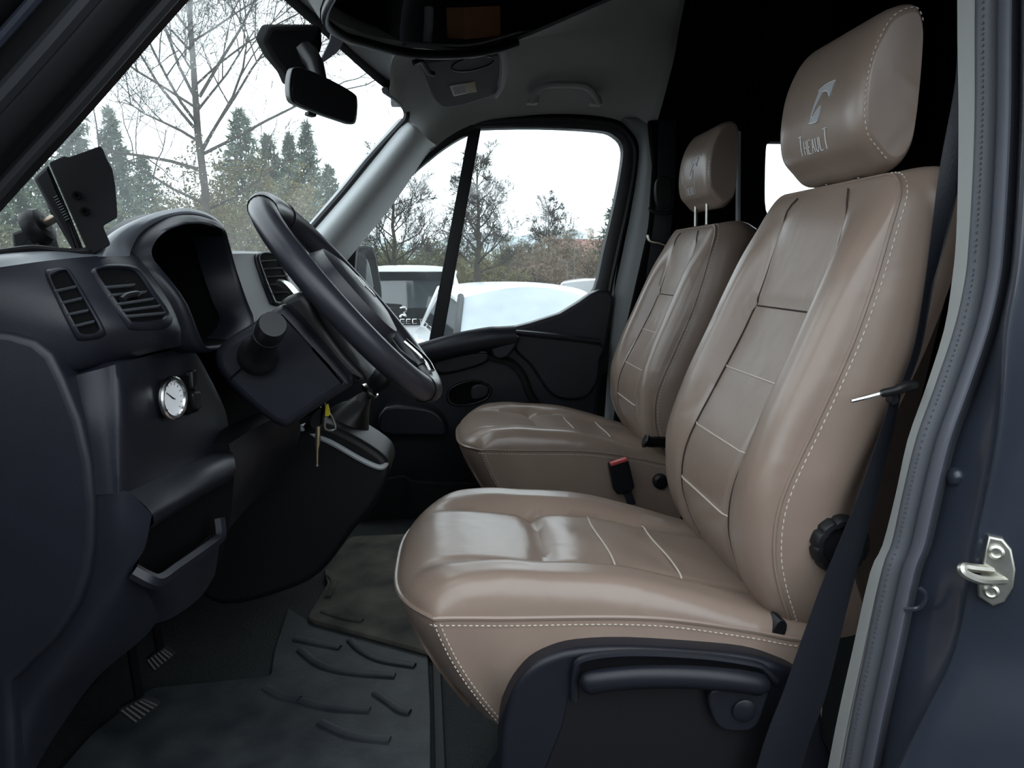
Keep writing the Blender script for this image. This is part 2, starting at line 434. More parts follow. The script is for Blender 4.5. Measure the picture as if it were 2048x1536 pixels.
# --- passenger side: body surround, door, windows
WIN = [(716,490),(745,442),(800,372),(860,318),(905,285),(945,264),(962,257),(1080,255),(1195,261),(1228,271),(1245,292),(1244,330),(1228,415),(1208,500),(1190,577),(1160,602),(1120,626),(1060,646),(1000,660),(930,676),(860,692),(790,706),(725,716),(712,690),(708,600),(710,530)]
FRO = [(690,478),(728,425),(783,355),(845,300),(893,262),(938,243),(960,238),(1080,232),(1198,237),(1245,250),(1272,285),(1274,330),(1258,420),(1240,500),(1222,590),(1222,640),(1222,700),(1222,740),(1150,760),(1050,775),(900,780),(790,780),(690,780),(670,700),(666,600),(672,530)]
dr = thing('door_1', 'passenger door with dark plastic trim and black window frame', None, (0.15, 2.86, FZ), kind='structure')
obj('window_frame', band(catm(px(FRO, 2.845), 3, True), catm(px(WIN, 2.845), 3, True), (0, .05, 0), bev=.012), RUB, dr)
obj('inner_seal', tube(catm(px([(u + (1024-u)*.02, v + (500-v)*.02) for u, v in FRO[:16]], 2.835), 4), .010, 8), PLA2, dr)
BAR = px([(938,258),(963,252),(884,690),(856,692)], 2.85)
obj('division_bar', plate(BAR, (0, .035, 0), .004), RUB, dr)
gl1 = struct('window_2', plate(px([(710,500),(745,442),(800,372),(860,318),(905,285),(944,265),(865,690),(790,706),(722,714),(706,690)], 2.868), (0, .005, 0), .0005), GLS, 'small front quarter window of the passenger door', smooth=False)
gl2 = struct('window_3', plate(px([(950,258),(1080,255),(1195,261),(1228,271),(1246,292),(1244,330),(1228,415),(1208,500),(1190,580),(1160,604),(1120,628),(1000,662),(870,694)], 2.868), (0, .005, 0), .0005), GLS, 'passenger door window with a few rain drops', smooth=False)
drops = []
for u, v, r in [(946,531,.004),(1012,548,.005),(1044,537,.003),(1040,546,.002),(1165,523,.003),(1005,560,.002),(1118,518,.0015),(860,533,.0018),(1166,546,.0015)]:
    drops.append(revolve([(0.0003,-.002),(r*.6,-.0016),(r,0),(r*.6,.001)], P(u, v, 2.866), (0,1,0), 8))
od = obj('rain_drops', merge(*drops), PRINTL, gl2); od['kind'] = 'stuff'
# door panel
DP = [(640,735),(760,716),(862,692),(930,677),(1000,661),(1060,646),(1120,627),(1158,604),(1180,588),(1198,579),(1218,581),(1228,594),(1226,620),(1216,680),(1206,740),(1196,800),(1185,900),(1180,1020),(960,1040),(700,1040),(640,900)]
obj('door_panel', plate(px(DP, 2.80), (0, .06, 0), .012, steps=4), PLA, dr)
up_ = px([(1040,664),(1200,688),(1202,720),(1196,765),(1172,796),(1130,800),(1098,785),(1060,730),(1030,700)], 2.775)
obj('upper_panel', plate(catm(up_, 4, True), (0, .03, 0), .01), PLA, dr)
obj('ledge', tube(catm(px([(992,676,2.785),(1010,668,2.775),(1040,666,2.77),(1120,674,2.77),(1200,684,2.775)]), 5), .011, 8), PLA, dr)
arm = px([(800,722,2.79),(862,704,2.76),(920,688,2.75),(980,677,2.75),(1030,673,2.76)])
obj('arm_rest', tube(catm(arm, 6), [.03]*2 + [.042]*18 + [.04]*5, 12, nref=(0,0,1), r2=.03), PLA, dr)
obj('arm_rest_end', plate(catm(px([(985,668),(1036,672),(1034,690),(1012,716),(985,712)], 2.735), 3, True), (0, .06, 0), .008), PLA, dr)
obj('grip_recess', plate(catm(px([(868,722),(930,706),(972,704),(980,715),(965,730),(900,748),(872,745)], 2.765), 4, True), (0, .04, 0), .01), PLA2, dr)
obj('arch_moulding', tube(catm(px([(975,712,2.78),(1020,724,2.775),(1045,750,2.775),(1062,790,2.775),(1090,830,2.78),(1120,860,2.79)]), 5), .016, 8, r2=.012), PLA2, dr)
ov = catm(px([(893,790),(905,772),(945,760),(975,768),(984,782),(972,800),(930,812),(900,808)], 2.785), 4, True)
cup = obj('handle_cup', band(ov, [p.lerp(P(938,786,2.785), .14) for p in ov], (0, .03, 0), bev=.006), PLA2, dr)
obj('cup_back', plate([p.lerp(P(938,786,2.79), .1) for p in ov], (0, .012, 0), .001), VOID, dr)
obj('door_handle', plate(catm(px([(946,772),(966,768),(978,778),(972,794),(946,800),(940,786)], 2.78), 4, True), (0, .015, 0), .006), PLA, dr)
obj('map_pocket', plate(catm(px([(770,815),(850,815),(880,830),(892,850),(892,872),(850,873),(760,868)], 2.70), 3, True), (0, .10, 0), .012), PLA, dr)
obj('door_bin', patch([px([(700,980,2.62),(800,955,2.62),(835,966,2.62),(985,970,2.66),(1100,972,2.68)]), px([(700,1080,2.62),(800,1060,2.64),(840,1080,2.64),(985,1090,2.68),(1100,1090,2.70)])], 4, 4, th=(0,.03,0)), PLA2, dr)
# body side behind and around the door
struct('wall_right', merge(band(px([(700,478),(735,418),(790,345),(850,290),(890,250),(935,228),(958,222),(1080,215),(1205,218),(1300,225),(1330,285),(1330,330),(1320,420),(1300,500),(1280,590),(1275,640),(1270,700),(1265,760),(1255,900),(1240,1050),(1000,1100),(800,1100),(640,1100),(600,900),(620,700),(672,530)], 2.88),
      px([(u, v) for u, v in FRO[:14]] + [(1230,560),(1226,620),(1220,680),(1214,740),(1205,900),(1195,1020),(1000,1060),(800,1060),(660,1060),(640,900),(650,700),(680,530)], 2.88), (0,.05,0)),
      box((1.92, 2.97, .6), (2.3, .06, 1.12)), box((.90, 2.90, 1.72), (.36, .05, .60)), box((.98, 2.95, .62), (.46, .05, 1.10)), box((.42, 2.95, 1.81), (1.25, .05, .52)), box((2.26, 2.97, 1.6), (1.68, .06, .9)), box((1.02, 2.97, 1.6), (.30, .06, .9)), box((.68, 2.915, .45), (.26, .05, .70)), box((1.5, 2.97, 1.75), (.7, .06, .62))), CAVE, 'dark lined far side wall of the van', smooth=False)
# B pillar trim far side
BPT = px([(1252,235,2.80),(1300,240,2.78),(1305,330,2.76),(1296,450,2.75),(1275,560,2.75),(1250,660,2.76),(1235,760,2.77),(1226,860,2.78),(1215,1000,2.78)])
BPL = px([(1240,240,2.83),(1274,280,2.83),(1276,330,2.83),(1262,420,2.83),(1244,510,2.83),(1226,600,2.83),(1218,700,2.83),(1208,850,2.83),(1195,1000,2.83)])
bp = struct('trim_3', patch([BPL, [a.lerp(b, .45) + Vector((0,-.018,0)) for a, b in zip(BPL, BPT)], BPT], 4, 5, th=(.01,.02,0)), mat('pillar_grey', (.15,.158,.16), .6, .35), 'grey passenger door pillar trim')
bk = obj('pillar_cover', plate(px([(1300,240),(1405,235),(1400,440),(1370,620),(1330,800),(1230,850),(1252,660),(1297,450),(1306,330)], 2.745), (0, .16, 0), .01), VOID, bp)
# wall rear / partition / near side body
struct('wall_rear', box((3.0, 1.85, .95), (.06, 2.3, 2.1)), CAVE, 'dark rear bulkhead of the van body', smooth=False)
struct('trim_4', plate(px([(1476,262),(1482,262),(1481,460),(1475,460)], 2.72), (0, .02, 0), .001), TRIMG, 'thin grey vertical edge strip behind the passenger headrest')
rw = struct('window_4', plate(catm(px([(1532,300),(1538,284),(1556,278),(1660,274),(1676,282),(1680,430),(1664,438),(1545,436),(1530,425)], 2.95), 3, True), (0, .005, 0), .0005), GLS, 'rear side window of the van body behind the seats', smooth=False)
rin = catm(px([(1532,300),(1536,287),(1550,280),(1600,277),(1668,277),(1682,290),(1684,340),(1684,425),(1670,436),(1600,438),(1550,436),(1532,420),(1530,360)], 2.93), 3, True)
rou = [p + (p - P(1607,357,2.93))*.45 for p in rin]
obj('window_surround', band(rou, rin, (0, .02, 0)), CAVE, rw)
# near B pillar: strip, seal, flange, painted jamb
L0 = [(1912,-560,1.0),(1914,-80,1.0),(1915,82,1.0),(1917,220,1.0),(1916,350,1.0),(1912,480,1.0),(1904,560,1.0),(1888,660,1.0),(1850,780,1.0),(1815,880,1.0),(1792,985,1.0),(1765,1090,1.0),(1740,1145,1.0),(1705,1300,1.0),(1672,1450,1.0),(1640,1620,1.0)]
L1 = [(1952,-560,.975),(1953,-80,.975),(1952,82,.975),(1951,220,.975),(1946,350,.975),(1938,480,.975),(1930,560,.975),(1908,660,.975),(1868,780,.975),(1832,880,.975),(1806,985,.975),(1782,1090,.975),(1760,1145,.975),(1726,1300,.975),(1694,1450,.975),(1664,1620,.975)]
L2 = [(1957,-560,.97),(1958,-80,.97),(1957,82,.97),(1956,220,.97),(1951,350,.97),(1943,480,.97),(1935,560,.97),(1913,660,.97),(1873,780,.97),(1837,880,.97),(1811,985,.97),(1788,1090,.97),(1768,1145,.97),(1736,1300,.97),(1705,1450,.97),(1675,1620,.97)]
def shift(l, du, Y): return [(u+du*(1-.12*max(0, (v-500)/900)), v, Y) for u, v, _ in l]
wl = struct('wall_left', patch([px(L0), [p + Vector((0, -.012, 0)) for p in px([((a[0]+b[0])/2, a[1], .985) for a, b in zip(L0, L1)])], px(L1), px(L2)], 3, 4, th=(.03, .02, 0)), TRIML, 'driver door pillar: light trim edge, ribbed seal and dark painted jamb')
sealc = catm(px(shift(L2, 18, .95)), 4)
obj('door_seal', tube(sealc, .013, 10), SEAL, wl)
ribs = []
for i in range(0, len(sealc)-1):
    a, b = sealc[i], sealc[i+1]; n = max(1, int((b-a).length/.006))
    for k in range(n):
        c = a.lerp(b, k/n); t = (b-a).normalized()
        ribs.append(tube([c - t*.0013 + Vector((-.0100,-.0062,0)), c + t*.0013 + Vector((-.0100,-.0062,0))], .0026, 4))
o = obj('seal_ribs', merge(*ribs), SEAL, wl); o['kind'] = 'stuff'
fl = [px(shift(L2, 34, .945)), px(shift(L2, 48, .918)), px(shift(L2, 66, .905)), px(shift(L2, 82, .92))]
obj('painted_flange', patch(fl, 3, 4, th=(.03, .02, 0)), mat('flange_grey', (.10,.105,.13), .45, .5), wl)
def crease(v): return interp(v, [-80,82,480,640,800,900,1020,1120,1250,1350,1450,1620], [2040,2036,2016,2006,1996,1984,1960,1940,1918,1886,1832,1730])
e3 = shift(L2, 82, .92)
c1 = [(max(crease(v), u+6), v, .855) for u, v, _ in e3]
c2 = [(u+10, v, .845) for u, v, _ in c1]
c3 = [(u+150, v, .81) for u, v, _ in c1]
c4 = [(u+420, v, .74) for u, v, _ in c1]
c5 = [(u+460, v, .725) for u, v, _ in c1]
JG = patch([px(e3), [a.lerp(b, .5) for a, b in zip(px(e3), px(c1))], px(c1), [p + Vector((-.006,-.004,0)) for p in px(c2)], [p + Vector((.004,0,0)) for p in px([(u+18, v, .845) for u, v, _ in c1])], px(c3), px(c4), px(c5)], 3, 3, th=(.03,.02,0))
obj('painted_jamb', JG, PAINT, wl)
obj('body_side', box((1.95, .74, .75), (2.1, .05, 2.6)), PAINT, wl, smooth=False)
bq, bn = fit(JG, [(1895,940),(1925,940),(1925,968),(1895,968)], 0)
obj('jamb_bolt', revolve([(.013,-.006),(.012,.003),(.009,.006),(.0015,.007)], PP(1910, 953, bq, bn), bn, 14), PAINT, wl)
sc_ = P(1826, 1190, .90)
obj('stamped_tab', tube(catm(px([(1808,1218,.905),(1835,1217,.895),(1850,1205,.888),(1852,1188,.886),(1840,1176,.888)]), 5), .003, 6), PAINT, wl)
obj('sill', box((.0, .92, .0), (1.3, .28, .18)), PAINT, wl, smooth=False)
# striker
st = thing('door_striker', 'silver steel door striker bolted to the dark pillar', 'striker', P(1990,1150,.84))
PLO = [(1976,1072),(2006,1078),(2024,1100),(2032,1140),(2028,1175),(2010,1205),(1986,1214),(1956,1194),(1954,1170),(1966,1120)]
kq, kn = fit(JG, PLO, .003)
def kp(u, v, h=0): return PP(u, v, kq + kn*h, kn)
obj('striker_plate', plate([kp(u, v, .004) for u, v in PLO], -kn*.012, .003), STEEL, st)
obj('striker_loop', tube(catm([kp(1984,1140,0), kp(1945,1136,.020), kp(1926,1134,.030), kp(1928,1146,.034), kp(1962,1160,.026), kp(2010,1160,0)], 5), .0055, 8), STEEL, st)
for v in (1103, 1181):
    obj('screw', revolve([(.009,.0),(.009,.005),(.006,.007),(.004,.006),(.003,.003)], kp(1992 - (v-1103)*.13, v, .003), kn, 12), STEEL, st)
# ================================================================== SEATS
WD = .50
def f_round(t): return 1.0 if t >= 1 else math.sqrt(max(0, 1-(1-t)**2))
def sstep(a, b, x):
    t = min(1, max(0, (x-a)/(b-a))); return t*t*(3-2*t)
def nonuni(n, e=1.6):
    out = []
    for i in range(n+1):
        t = 2*i/n-1; out.append(.5 + .5*math.copysign(1-(1-abs(t))**e, t))
    return out
def gauss(x, s): return math.exp(-(x/s)**2)
Y0 = 1.06
def make_seat():
    s = thing('driver_seat', '', 'seat', (.25, Y0+WD/2, FZ))
    # ---- cushion: top height field over a round-fronted plan
    xr = .56
    def zc(x): return interp(x, [-.1,-.02,.06,.14,.26,.37,.5,.6], [.500,.516,.514,.503,.495,.474,.445,.43])
    def hb(x): return interp(x, [-.1,0,.1,.2,.36,.47,.56], [.0,.010,.022,.024,.014,.004,0])
    def zs(x): return interp(x, [-.1,-.035,.07,.29,.44,.51,.6], [.466,.474,.471,.463,.438,.422,.41])
    def xf(y): return -.097 + .068*abs(2*y-1)**3.2
    ys = nonuni(44, 1.7); us = [1-(1-i/48)**1.0 if i else 0 for i in range(49)]
    us = [u**1.5*.35 + u*.65 for u in us]
    V, Fc = [], []; nc = len(ys)
    for u in us:
        for yy in ys:
            x0 = xf(yy); x = x0 + (xr-x0)*u; y = yy*WD
            de = min(y, WD-y); dfr = x-x0
            f = f_round(de/.035)*f_round(dfr/.075)
            bo = 1-sstep(.075, .118, de)
            z = zc(x) + hb(x)*bo
            z -= .007*gauss(de-.118, .007)*sstep(.02, .09, dfr)
            if de > .1: z -= .013*gauss(x-.142-.016*math.sin(math.pi*min(1, max(0, (yy-.22)/.56))), .012) - .004*gauss(x-.20, .03)
            z += .0025*math.sin(x*23+yy*7)*math.sin(yy*11+x*9)*sstep(.15, .25, x) if de > .11 else 0
            zz = zs(x) + (z-zs(x))*f
            V.append(Vector((x, Y0+y, zz)))
    for i in range(len(us)-1):
        for j in range(nc-1): Fc.append((i*nc+j, i*nc+j+1, (i+1)*nc+j+1, (i+1)*nc+j))
    nr = len(us)
    # boundary loop near-rear -> front -> far-rear
    bl = [i*nc for i in range(nr-1, 0, -1)] + list(range(nc)) + [i*nc+nc-1 for i in range(1, nr)]
    bpts = [V[i].copy() for i in bl]
    prev = bl
    for k in range(1, 9):
        t = k/8; cur = []
        for q, p in enumerate(bpts):
            yy = (p.y-Y0)/WD; fr = 1-sstep(0, .16, p.x-xf(yy)); side = 1 if yy < .5 else -1
            dep = .20
            nx = p.x + fr*(.105*t**1.15)*(1) - fr*.006*math.sin(math.pi*t)
            ny = p.y + side*(.012*t - .010*math.sin(math.pi*t))*(1-fr*.5)
            ny += side*.03*fr*t*(1 if abs(2*yy-1) > .6 else 0)
            V.append(Vector((nx, ny, p.z - dep*t))); cur.append(len(V)-1)
        for q in range(len(bl)-1): Fc.append((prev[q], prev[q+1], cur[q+1], cur[q]))
        prev = cur
    Fc.append(tuple(prev))
    cu = obj('cushion', (V, Fc), LEA, s, angle=60)
    pts = [p + Vector((0, 0, .001)) for p in bpts]
    obj('seam', tube(pts, .0035, 6), LEA, cu)
    st_pts = []
    for p in bpts:
        yy = (p.y-Y0)/WD; sd = -1 if yy < .5 else 1; fr = 1-sstep(0, .05, p.x-xf(yy))
        st_pts.append(p + Vector((-.001*fr, sd*.0022*(1-fr*.4), -.0095)))
    o = obj('stitching', dashes(st_pts[:52], .0085, .0052, .0011), THREAD, cu); o['kind'] = 'stuff'
    # vertical corner seam (double)
    for dx in (0, .012):
        i0 = min(range(len(bpts)), key=lambda i: (bpts[i]-Vector((-.028+dx, Y0, .474))).length)
        col = [bpts[i0] + Vector((0, 0, -.004))] + [V[nr*nc + k*len(bl) + i0] for k in range(8)]
        o = obj('stitching', dashes([c + Vector((-.001,-.002,0)) for c in catm(col, 3)], .0085, .0052, .0011), THREAD, cu); o['kind'] = 'stuff'
    # cross seams on the cushion
    def ztop(x, y):
        de = min(y, WD-y); return zc(x) + hb(x)*(1-sstep(.075,.118,de)) - .007*gauss(de-.118, .007)
    for xx in (.262, .372):
        pth = [Vector((xx + .006*math.sin(k*.30)*.5, Y0+.115+(WD-.23)*k/20, ztop(xx, .115+(WD-.23)*k/20) + .0015)) for k in range(21)]
        obj('cross_seam', tube(pth, .0016, 5), THREAD, cu)
    # ---- backrest
    z0, z1 = .40, 1.112
    def xs_(z): return interp(z, [.40,.43,.50,.564,.64,.75,.86,.95,1.035,1.112], [.535,.519,.487,.472,.478,.522,.568,.598,.622,.648])
    def ob(z): return interp(z, [.40,.486,.595,.67,.76,.858,.93,.99,1.06,1.112], [.02,.033,.034,.045,.053,.052,.046,.036,.016,.008])
    def oc(z): return interp(z, [.40,.50,.573,.68,.79,.90,1.0,1.06,1.112], [.02,.026,.028,.023,.016,.010,.010,.012,.010])
    def half(z):
        w = interp(z, [.40,.46,.55,.75,.95,1.05,1.112], [.20,.235,.25,.252,.246,.238,.228])
        r = .05
        if z > z1-r: w = w - r + math.sqrt(max(0, r*r-(z-(z1-r))**2))
        return w
    hs = nonuni(70, 1.35); ys2 = nonuni(44, 1.6)
    V, Fc = [], []; nc = len(ys2); yc = Y0+WD/2
    def fpt(yy, z, eps=0):
        hw = half(z); y = (2*yy-1)*hw; de = hw-abs(y); dt = z1-z; db = z-z0
        wb = 1-sstep(.07, .125, de)
        o = oc(z)*(1-wb) + ob(z)*wb
        o -= .006*gauss(de-.122, .006)*sstep(.03, .06, dt)
        if de > .118:
            for zz in (.905,): o -= .005*gauss(z-zz, .006)
        o *= f_round(de/.045)*f_round(dt/.03)*f_round(db/.05)
        return Vector((xs_(z) - o - eps, yc+y, z))
    for h in hs:
        z = z0+(z1-z0)*h
        for yy in ys2: V.append(fpt(yy, z))
    nr = len(hs)
    for i in range(nr-1):
        for j in range(nc-1): Fc.append((i*nc+j, i*nc+j+1, (i+1)*nc+j+1, (i+1)*nc+j))
    bl = [i*nc for i in range(0, nr)] + [(nr-1)*nc+j for j in range(1, nc)] + [i*nc+nc-1 for i in range(nr-2, -1, -1)] + list(range(nc-2, 0, -1))
    bpts = [V[i].copy() for i in bl]; prev = bl
    for k in range(1, 9):
        t = k/8; cur = []
        for p in bpts:
            dy = p.y-yc; th = .13
            bul = .012*math.sin(math.pi*min(1, t*1.15)) - .05*max(0, t-.7)**1.2*2
            sy = 1 + bul/.25; topk = sstep(z1-.06, z1, p.z)
            V.append(Vector((p.x + th*t, yc+dy*sy, p.z + topk*(.012*math.sin(math.pi*t) - .02*max(0, t-.7))))); cur.append(len(V)-1)
        N = len(bl)
        for q in range(N): Fc.append((prev[q], prev[(q+1) % N], cur[(q+1) % N], cur[q]))
        prev = cur
    Fc.append(tuple(prev))
    bk = obj('backrest', (V, Fc), LEA, s, angle=60)
    edge = bpts[3:nr+nc-1+nr-4]
    obj('seam', tube([p + Vector((-.0005, 0, 0)) for p in edge], .0032, 6), LEA, bk)
    sp = []
    for p in edge:
        d = Vector((0, p.y-yc, 0)); d.normalize(); tk = sstep(z1-.03, z1, p.z)
        sp.append(p + Vector((.009, 0, 0)) + d*.0035*(1-tk) + Vector((0,0,.0035))*tk)
    o = obj('stitching', dashes(sp, .0105, .0065, .0013), THREAD, bk); o['kind'] = 'stuff'
    for sgn, dd in ((1, .5), (-1, .5)):
        pth = []
        for k in range(60):
            z = .46 + (1.10-.46)*k/59; hw = half(z); yy = .5 + sgn*(hw-.122)/(2*hw); pth.append(fpt(yy, z, .0030))
        obj('panel_seam', tube(pth, .0016, 5), DTHREAD, bk)
    for zz, mt in ((.905, DTHREAD), (.79, THREAD), (.68, THREAD), (.575, THREAD)):
        hw = half(zz); a = .5-(hw-.125)/(2*hw)
        obj('cross_seam', tube([fpt(a + (1-2*a)*k/16, zz, .0012 if mt is THREAD else .0045) for k in range(17)], .0016, 5), mt, bk)
    # ---- headrest
    prof = [(.640,1.142),(.620,1.165),(.612,1.20),(.612,1.24),(.618,1.285),(.632,1.325),(.652,1.355),(.680,1.368),(.696,1.364),(.706,1.335),(.708,1.28),(.706,1.20),(.700,1.150),(.684,1.124),(.662,1.122)]
    lp = catm([Vector((x, 0, z)) for x, z in prof], 4, True); cen = Vector((.675, 0, 1.245))
    secs = []; hwid = .152
    for k in range(21):
        t = 2*k/20-1; t = math.copysign(1-(1-abs(t))**1.8, t)
        de = hwid*(1-abs(t)); sc = .80+.20*f_round(de/.05)
        secs.append([Vector((cen.x+(p.x-cen.x)*sc, yc+t*hwid, cen.z+(p.z-cen.z)*(sc*.6+.4*(.86+.14*f_round(de/.05))))) for p in lp])
    hr = obj('headrest', loft(secs), LEA, s, angle=60)
    sl = [p + Vector((0, -.0012, 0)) + (p-Vector((cen.x, p.y, cen.z))).normalized()*.0012 for p in secs[1]]
    i0 = min(range(len(sl)), key=lambda i: abs(sl[i].x-.70) + (0 if sl[i].z > 1.25 else 9))
    ordl = [sl[(i0-i) % len(sl)] for i in range(int(len(sl)*.66))]
    o = obj('stitching', dashes(ordl, .009, .005, .0012), THREAD, hr); o['kind'] = 'stuff'
    for yy in (-.055, .055):
        obj('headrest_post', tube([(.668, yc+yy, 1.20), (.672, yc+yy, 1.05)], .0048, 10), STEEL, s)
        obj('post_sleeve', revolve([(.014,0),(.014,.008),(.009,.012)], (.672, yc+yy, 1.108), (0,0,1), 12), PLA2, s)
    # embroidered emblem and lettering, laid on the headrest front
    fx = sorted([(p.z, p.x) for p in lp if p.x < .66 and p.z < 1.345 and p.z > 1.145])
    def face(a, z): return Vector((interp(z, [q[0] for q in fx], [q[1] for q in fx]) - .0012, yc - a, z))
    def decal(name, poly, mt, th=.0015):
        poly = [Vector((p[0], p[1], 0)) for p in poly]
        bm = bmesh.new(); vs = [bm.verts.new(p) for p in poly]; bm.faces.new(vs); bmesh.ops.triangulate(bm, faces=bm.faces)
        vv = [v.co.copy() for v in bm.verts]; bm.verts.index_update(); ff = [tuple(v.index for v in f.verts) for f in bm.faces]; bm.free()
        n = len(vv); A = [face(v.x, v.y) for v in vv]; B = [p + Vector((th, 0, 0)) for p in A]
        side = [(i, (i+1) % n, n+(i+1) % n, n+i) for i in range(n)]
        return obj(name, (A+B, ff + [tuple(n+i for i in reversed(f)) for f in ff] + side), mt, hr, smooth=False)
    # emblem drawn on a 1365x1536 study grid of the photo: a = along the face, z = up
    def em(x, y): return (((x-560)/370)*.075 + -.012, 1.2165 + (1025-y - (x-560)*.20)/620*.050)
    decal('emblem', [em(*q) for q in [(560,1020),(590,780),(625,600),(675,400),(740,345),(830,300),(930,285),(905,400),(880,570),(868,530),(840,465),(800,440),(760,440),(735,470),(705,560),(670,640),(640,730),(615,820),(600,900),(630,905),(660,850),(700,790),(745,715),(735,850),(705,1010),(640,1028)]], PRINT)
    for ln in ([(675,400),(740,345),(830,300),(930,285)], [(760,445),(800,442),(840,468),(868,530),(876,575)], [(600,905),(632,908),(660,852),(700,792),(745,718)], [(560,1020),(640,1030),(705,1012)]):
        obj('emblem_edge', tube(catm([face(*em(*q)) + Vector((-.0005,0,0)) for q in ln], 4), .0011, 5), PRINTL, hr)
    strokes = {'T': [[(0,1),(1,1)],[(.5,1),(.5,0)]], 'H': [[(0,0),(0,1)],[(1,0),(1,1)],[(0,.5),(1,.5)]], 'E': [[(1,1),(0,1),(0,0),(1,0)],[(0,.5),(.8,.5)]], 'A': [[(0,0),(.5,1),(1,0)],[(.2,.38),(.8,.38)]], 'U': [[(0,1),(0,.2),(.3,0),(.7,0),(1,.2),(1,1)]], 'L': [[(0,1),(0,0),(1,0)]]}
    x = -.052
    for i, ch in enumerate('THEAULT'):
        big = i in (0, 6); w = .0125 if big else .0088; hgt = .032 if big else .022
        gl = []
        for s_ in strokes[ch]:
            pth = []
            for (a, b), (c, d) in zip(s_[:-1], s_[1:]):
                for k in range(4): pth.append(face(x+(a+(c-a)*k/3)*w, 1.168+(b+(d-b)*k/3)*hgt))
            gl.append(tube(pth, .0010, 5))
        obj('letter', merge(*gl), PRINTL, hr)
        x += w + .0054
    # ---- seat base box
    obj('seat_pedestal', box((.31, yc, .20), (.40, .42, .20)), PLA2, s, smooth=False)
    return s
drv = make_seat()
drv['label'] = 'brown leather driver seat with adjuster knob and black side trim, beside the open door'
pas = copy_tree(drv); pas.name = 'passenger_seat'
pas['label'] = 'brown leather passenger seat with raised headrest, beside the far window'
PSH = Vector((.112, 1.10, -.018))
pas.location = Vector(drv.location) + PSH
for c in pas.children:
    n = c.name.split('.')[0]
    if n == 'headrest': c.location = c.location + Vector((.02, 0, .045))
    if n == 'seat_pedestal': c.location = c.location + Vector((0, 0, .018))
WLOC[pas.name] = Vector(pas.location)
# driver seat extras
ST = [(1002,1470),(1012,1420),(1030,1375),(1062,1335),(1105,1312),(1160,1299),(1260,1295),(1400,1303),(1500,1313),(1560,1330),(1610,1355),(1640,1400),(1650,1480),(1650,1620),(1020,1620),(1000,1540)]
tr = obj('side_trim', plate(catm(px(ST, 1.025), 3, True), (0, .05, 0), .010, steps=5), PLA, drv)
obj('recess', plate(catm(px([(1150,1345),(1165,1322),(1260,1312),(1400,1318),(1510,1334),(1545,1362),(1540,1400),(1530,1620),(1110,1620),(1125,1450)], 1.0235), 2, True), (0, .01, 0), .001), PLA2, tr)
obj('recess_edge', tube(catm(px([(1148,1400,1.02),(1150,1345,1.019),(1168,1318,1.018),(1260,1307,1.017),(1400,1313,1.017),(1505,1328,1.018),(1530,1340,1.019),(1552,1362,1.02)]), 5), .006, 8), PLA, tr)
lv = obj('height_lever', tube(catm(px([(1163,1372,1.01),(1200,1362,1.003),(1280,1354,1.0),(1380,1354,1.0),(1470,1361,1.002),(1535,1372,1.008)]), 6), [.008,.013,.016]+[.017]*26+[.015,.009], 12, nref=(0,0,1), r2=[.006,.010,.012]+[.013]*26+[.011,.007]), PLA, drv)
hub = P(1472, 1412, 1.012)
pv = obj('lever_pivot', plate(catm(px([(1425,1382),(1530,1372),(1528,1420),(1505,1460),(1450,1462),(1425,1435)], 1.008), 4, True), (0, .02, 0), .004), PLA, drv)
obj('pivot_cap', revolve([(.0175,0),(.0175,-.004),(.0155,-.0055),(.001,-.0055)], hub + Vector((.01,-.004,-.004)), (0,1,0), 20), PLA, pv)
kc = P(1677, 1088, 1.045)
def knob(c, r, ax=(0,1,0)):
    g = []; seg = 60
    def ring(k, y): return [c + Vector((math.cos(2*math.pi*i/seg)*(k*r*(1-.07*max(0, math.cos(10*2*math.pi*i/seg))**6)), y, math.sin(2*math.pi*i/seg)*(k*r*(1-.07*max(0, math.cos(10*2*math.pi*i/seg))**6)))) for i in range(seg)]
    return loft([ring(.9, .025), ring(.98, .015), ring(1, -.002), ring(.97, -.010), ring(.88, -.015), ring(.72, -.016), ring(.68, -.010), ring(.62, -.010), ring(.3, -.012), ring(.02, -.012)])
obj('recline_knob', knob(kc, .044), PLA2, drv)
obj('hinge_cover', plate(catm(px([(1545,1262),(1560,1240),(1575,1250),(1565,1280),(1545,1278)], 1.06), 3, True), (0,.03,0), .002), PLA2, drv)
# passenger seat extras (inboard side)
kc2 = P(1349, 737, 2.17)
obj('armrest_pivot', plate(catm(px([(1322,735),(1335,708),(1370,705),(1384,735),(1370,768),(1335,765)], 2.165), 3, True), (0, .04, 0), .006), PLA2, pas)
obj('recline_handle', tube(catm(px([(1288,880,2.13),(1300,884,2.13),(1325,884,2.14),(1350,890,2.15)]), 4), [.018,.022,.02]+[.016]*10, 10), PLA2, pas)
obj('pivot_ring', revolve([(.022,0.01),(.022,-.01),(.014,-.014),(.012,0)], P(1320,962,2.15), (0,1,0), 16), PLA2, pas)
bu = thing('seat_belt_buckle', 'black seat belt buckle with red release button beside passenger seat', 'buckle', P(1248,1000,2.11))
obj('buckle_body', plate(rounded(px([(1218,928),(1256,916),(1270,975),(1262,984),(1236,990),(1228,980)], 2.105), .2, 3), (0, .028, 0), .005), PLA2, bu)
obj('release_button', plate(rounded(px([(1221,927),(1254,917),(1256,922),(1222,933)], 2.103), .2, 2), (0, .02, 0), .001), RED, bu)
obj('buckle_strap', plate(px([(1246,982),(1262,980),(1272,1008),(1256,1012)], 2.115), (0, .006, 0), .001), BELT, bu)

# ================================================================== DASHBOARD
da = thing('dashboard', 'dark blue-grey plastic dashboard with air vents and instrument hood', 'dashboard', (-.6, 1.8, FZ))
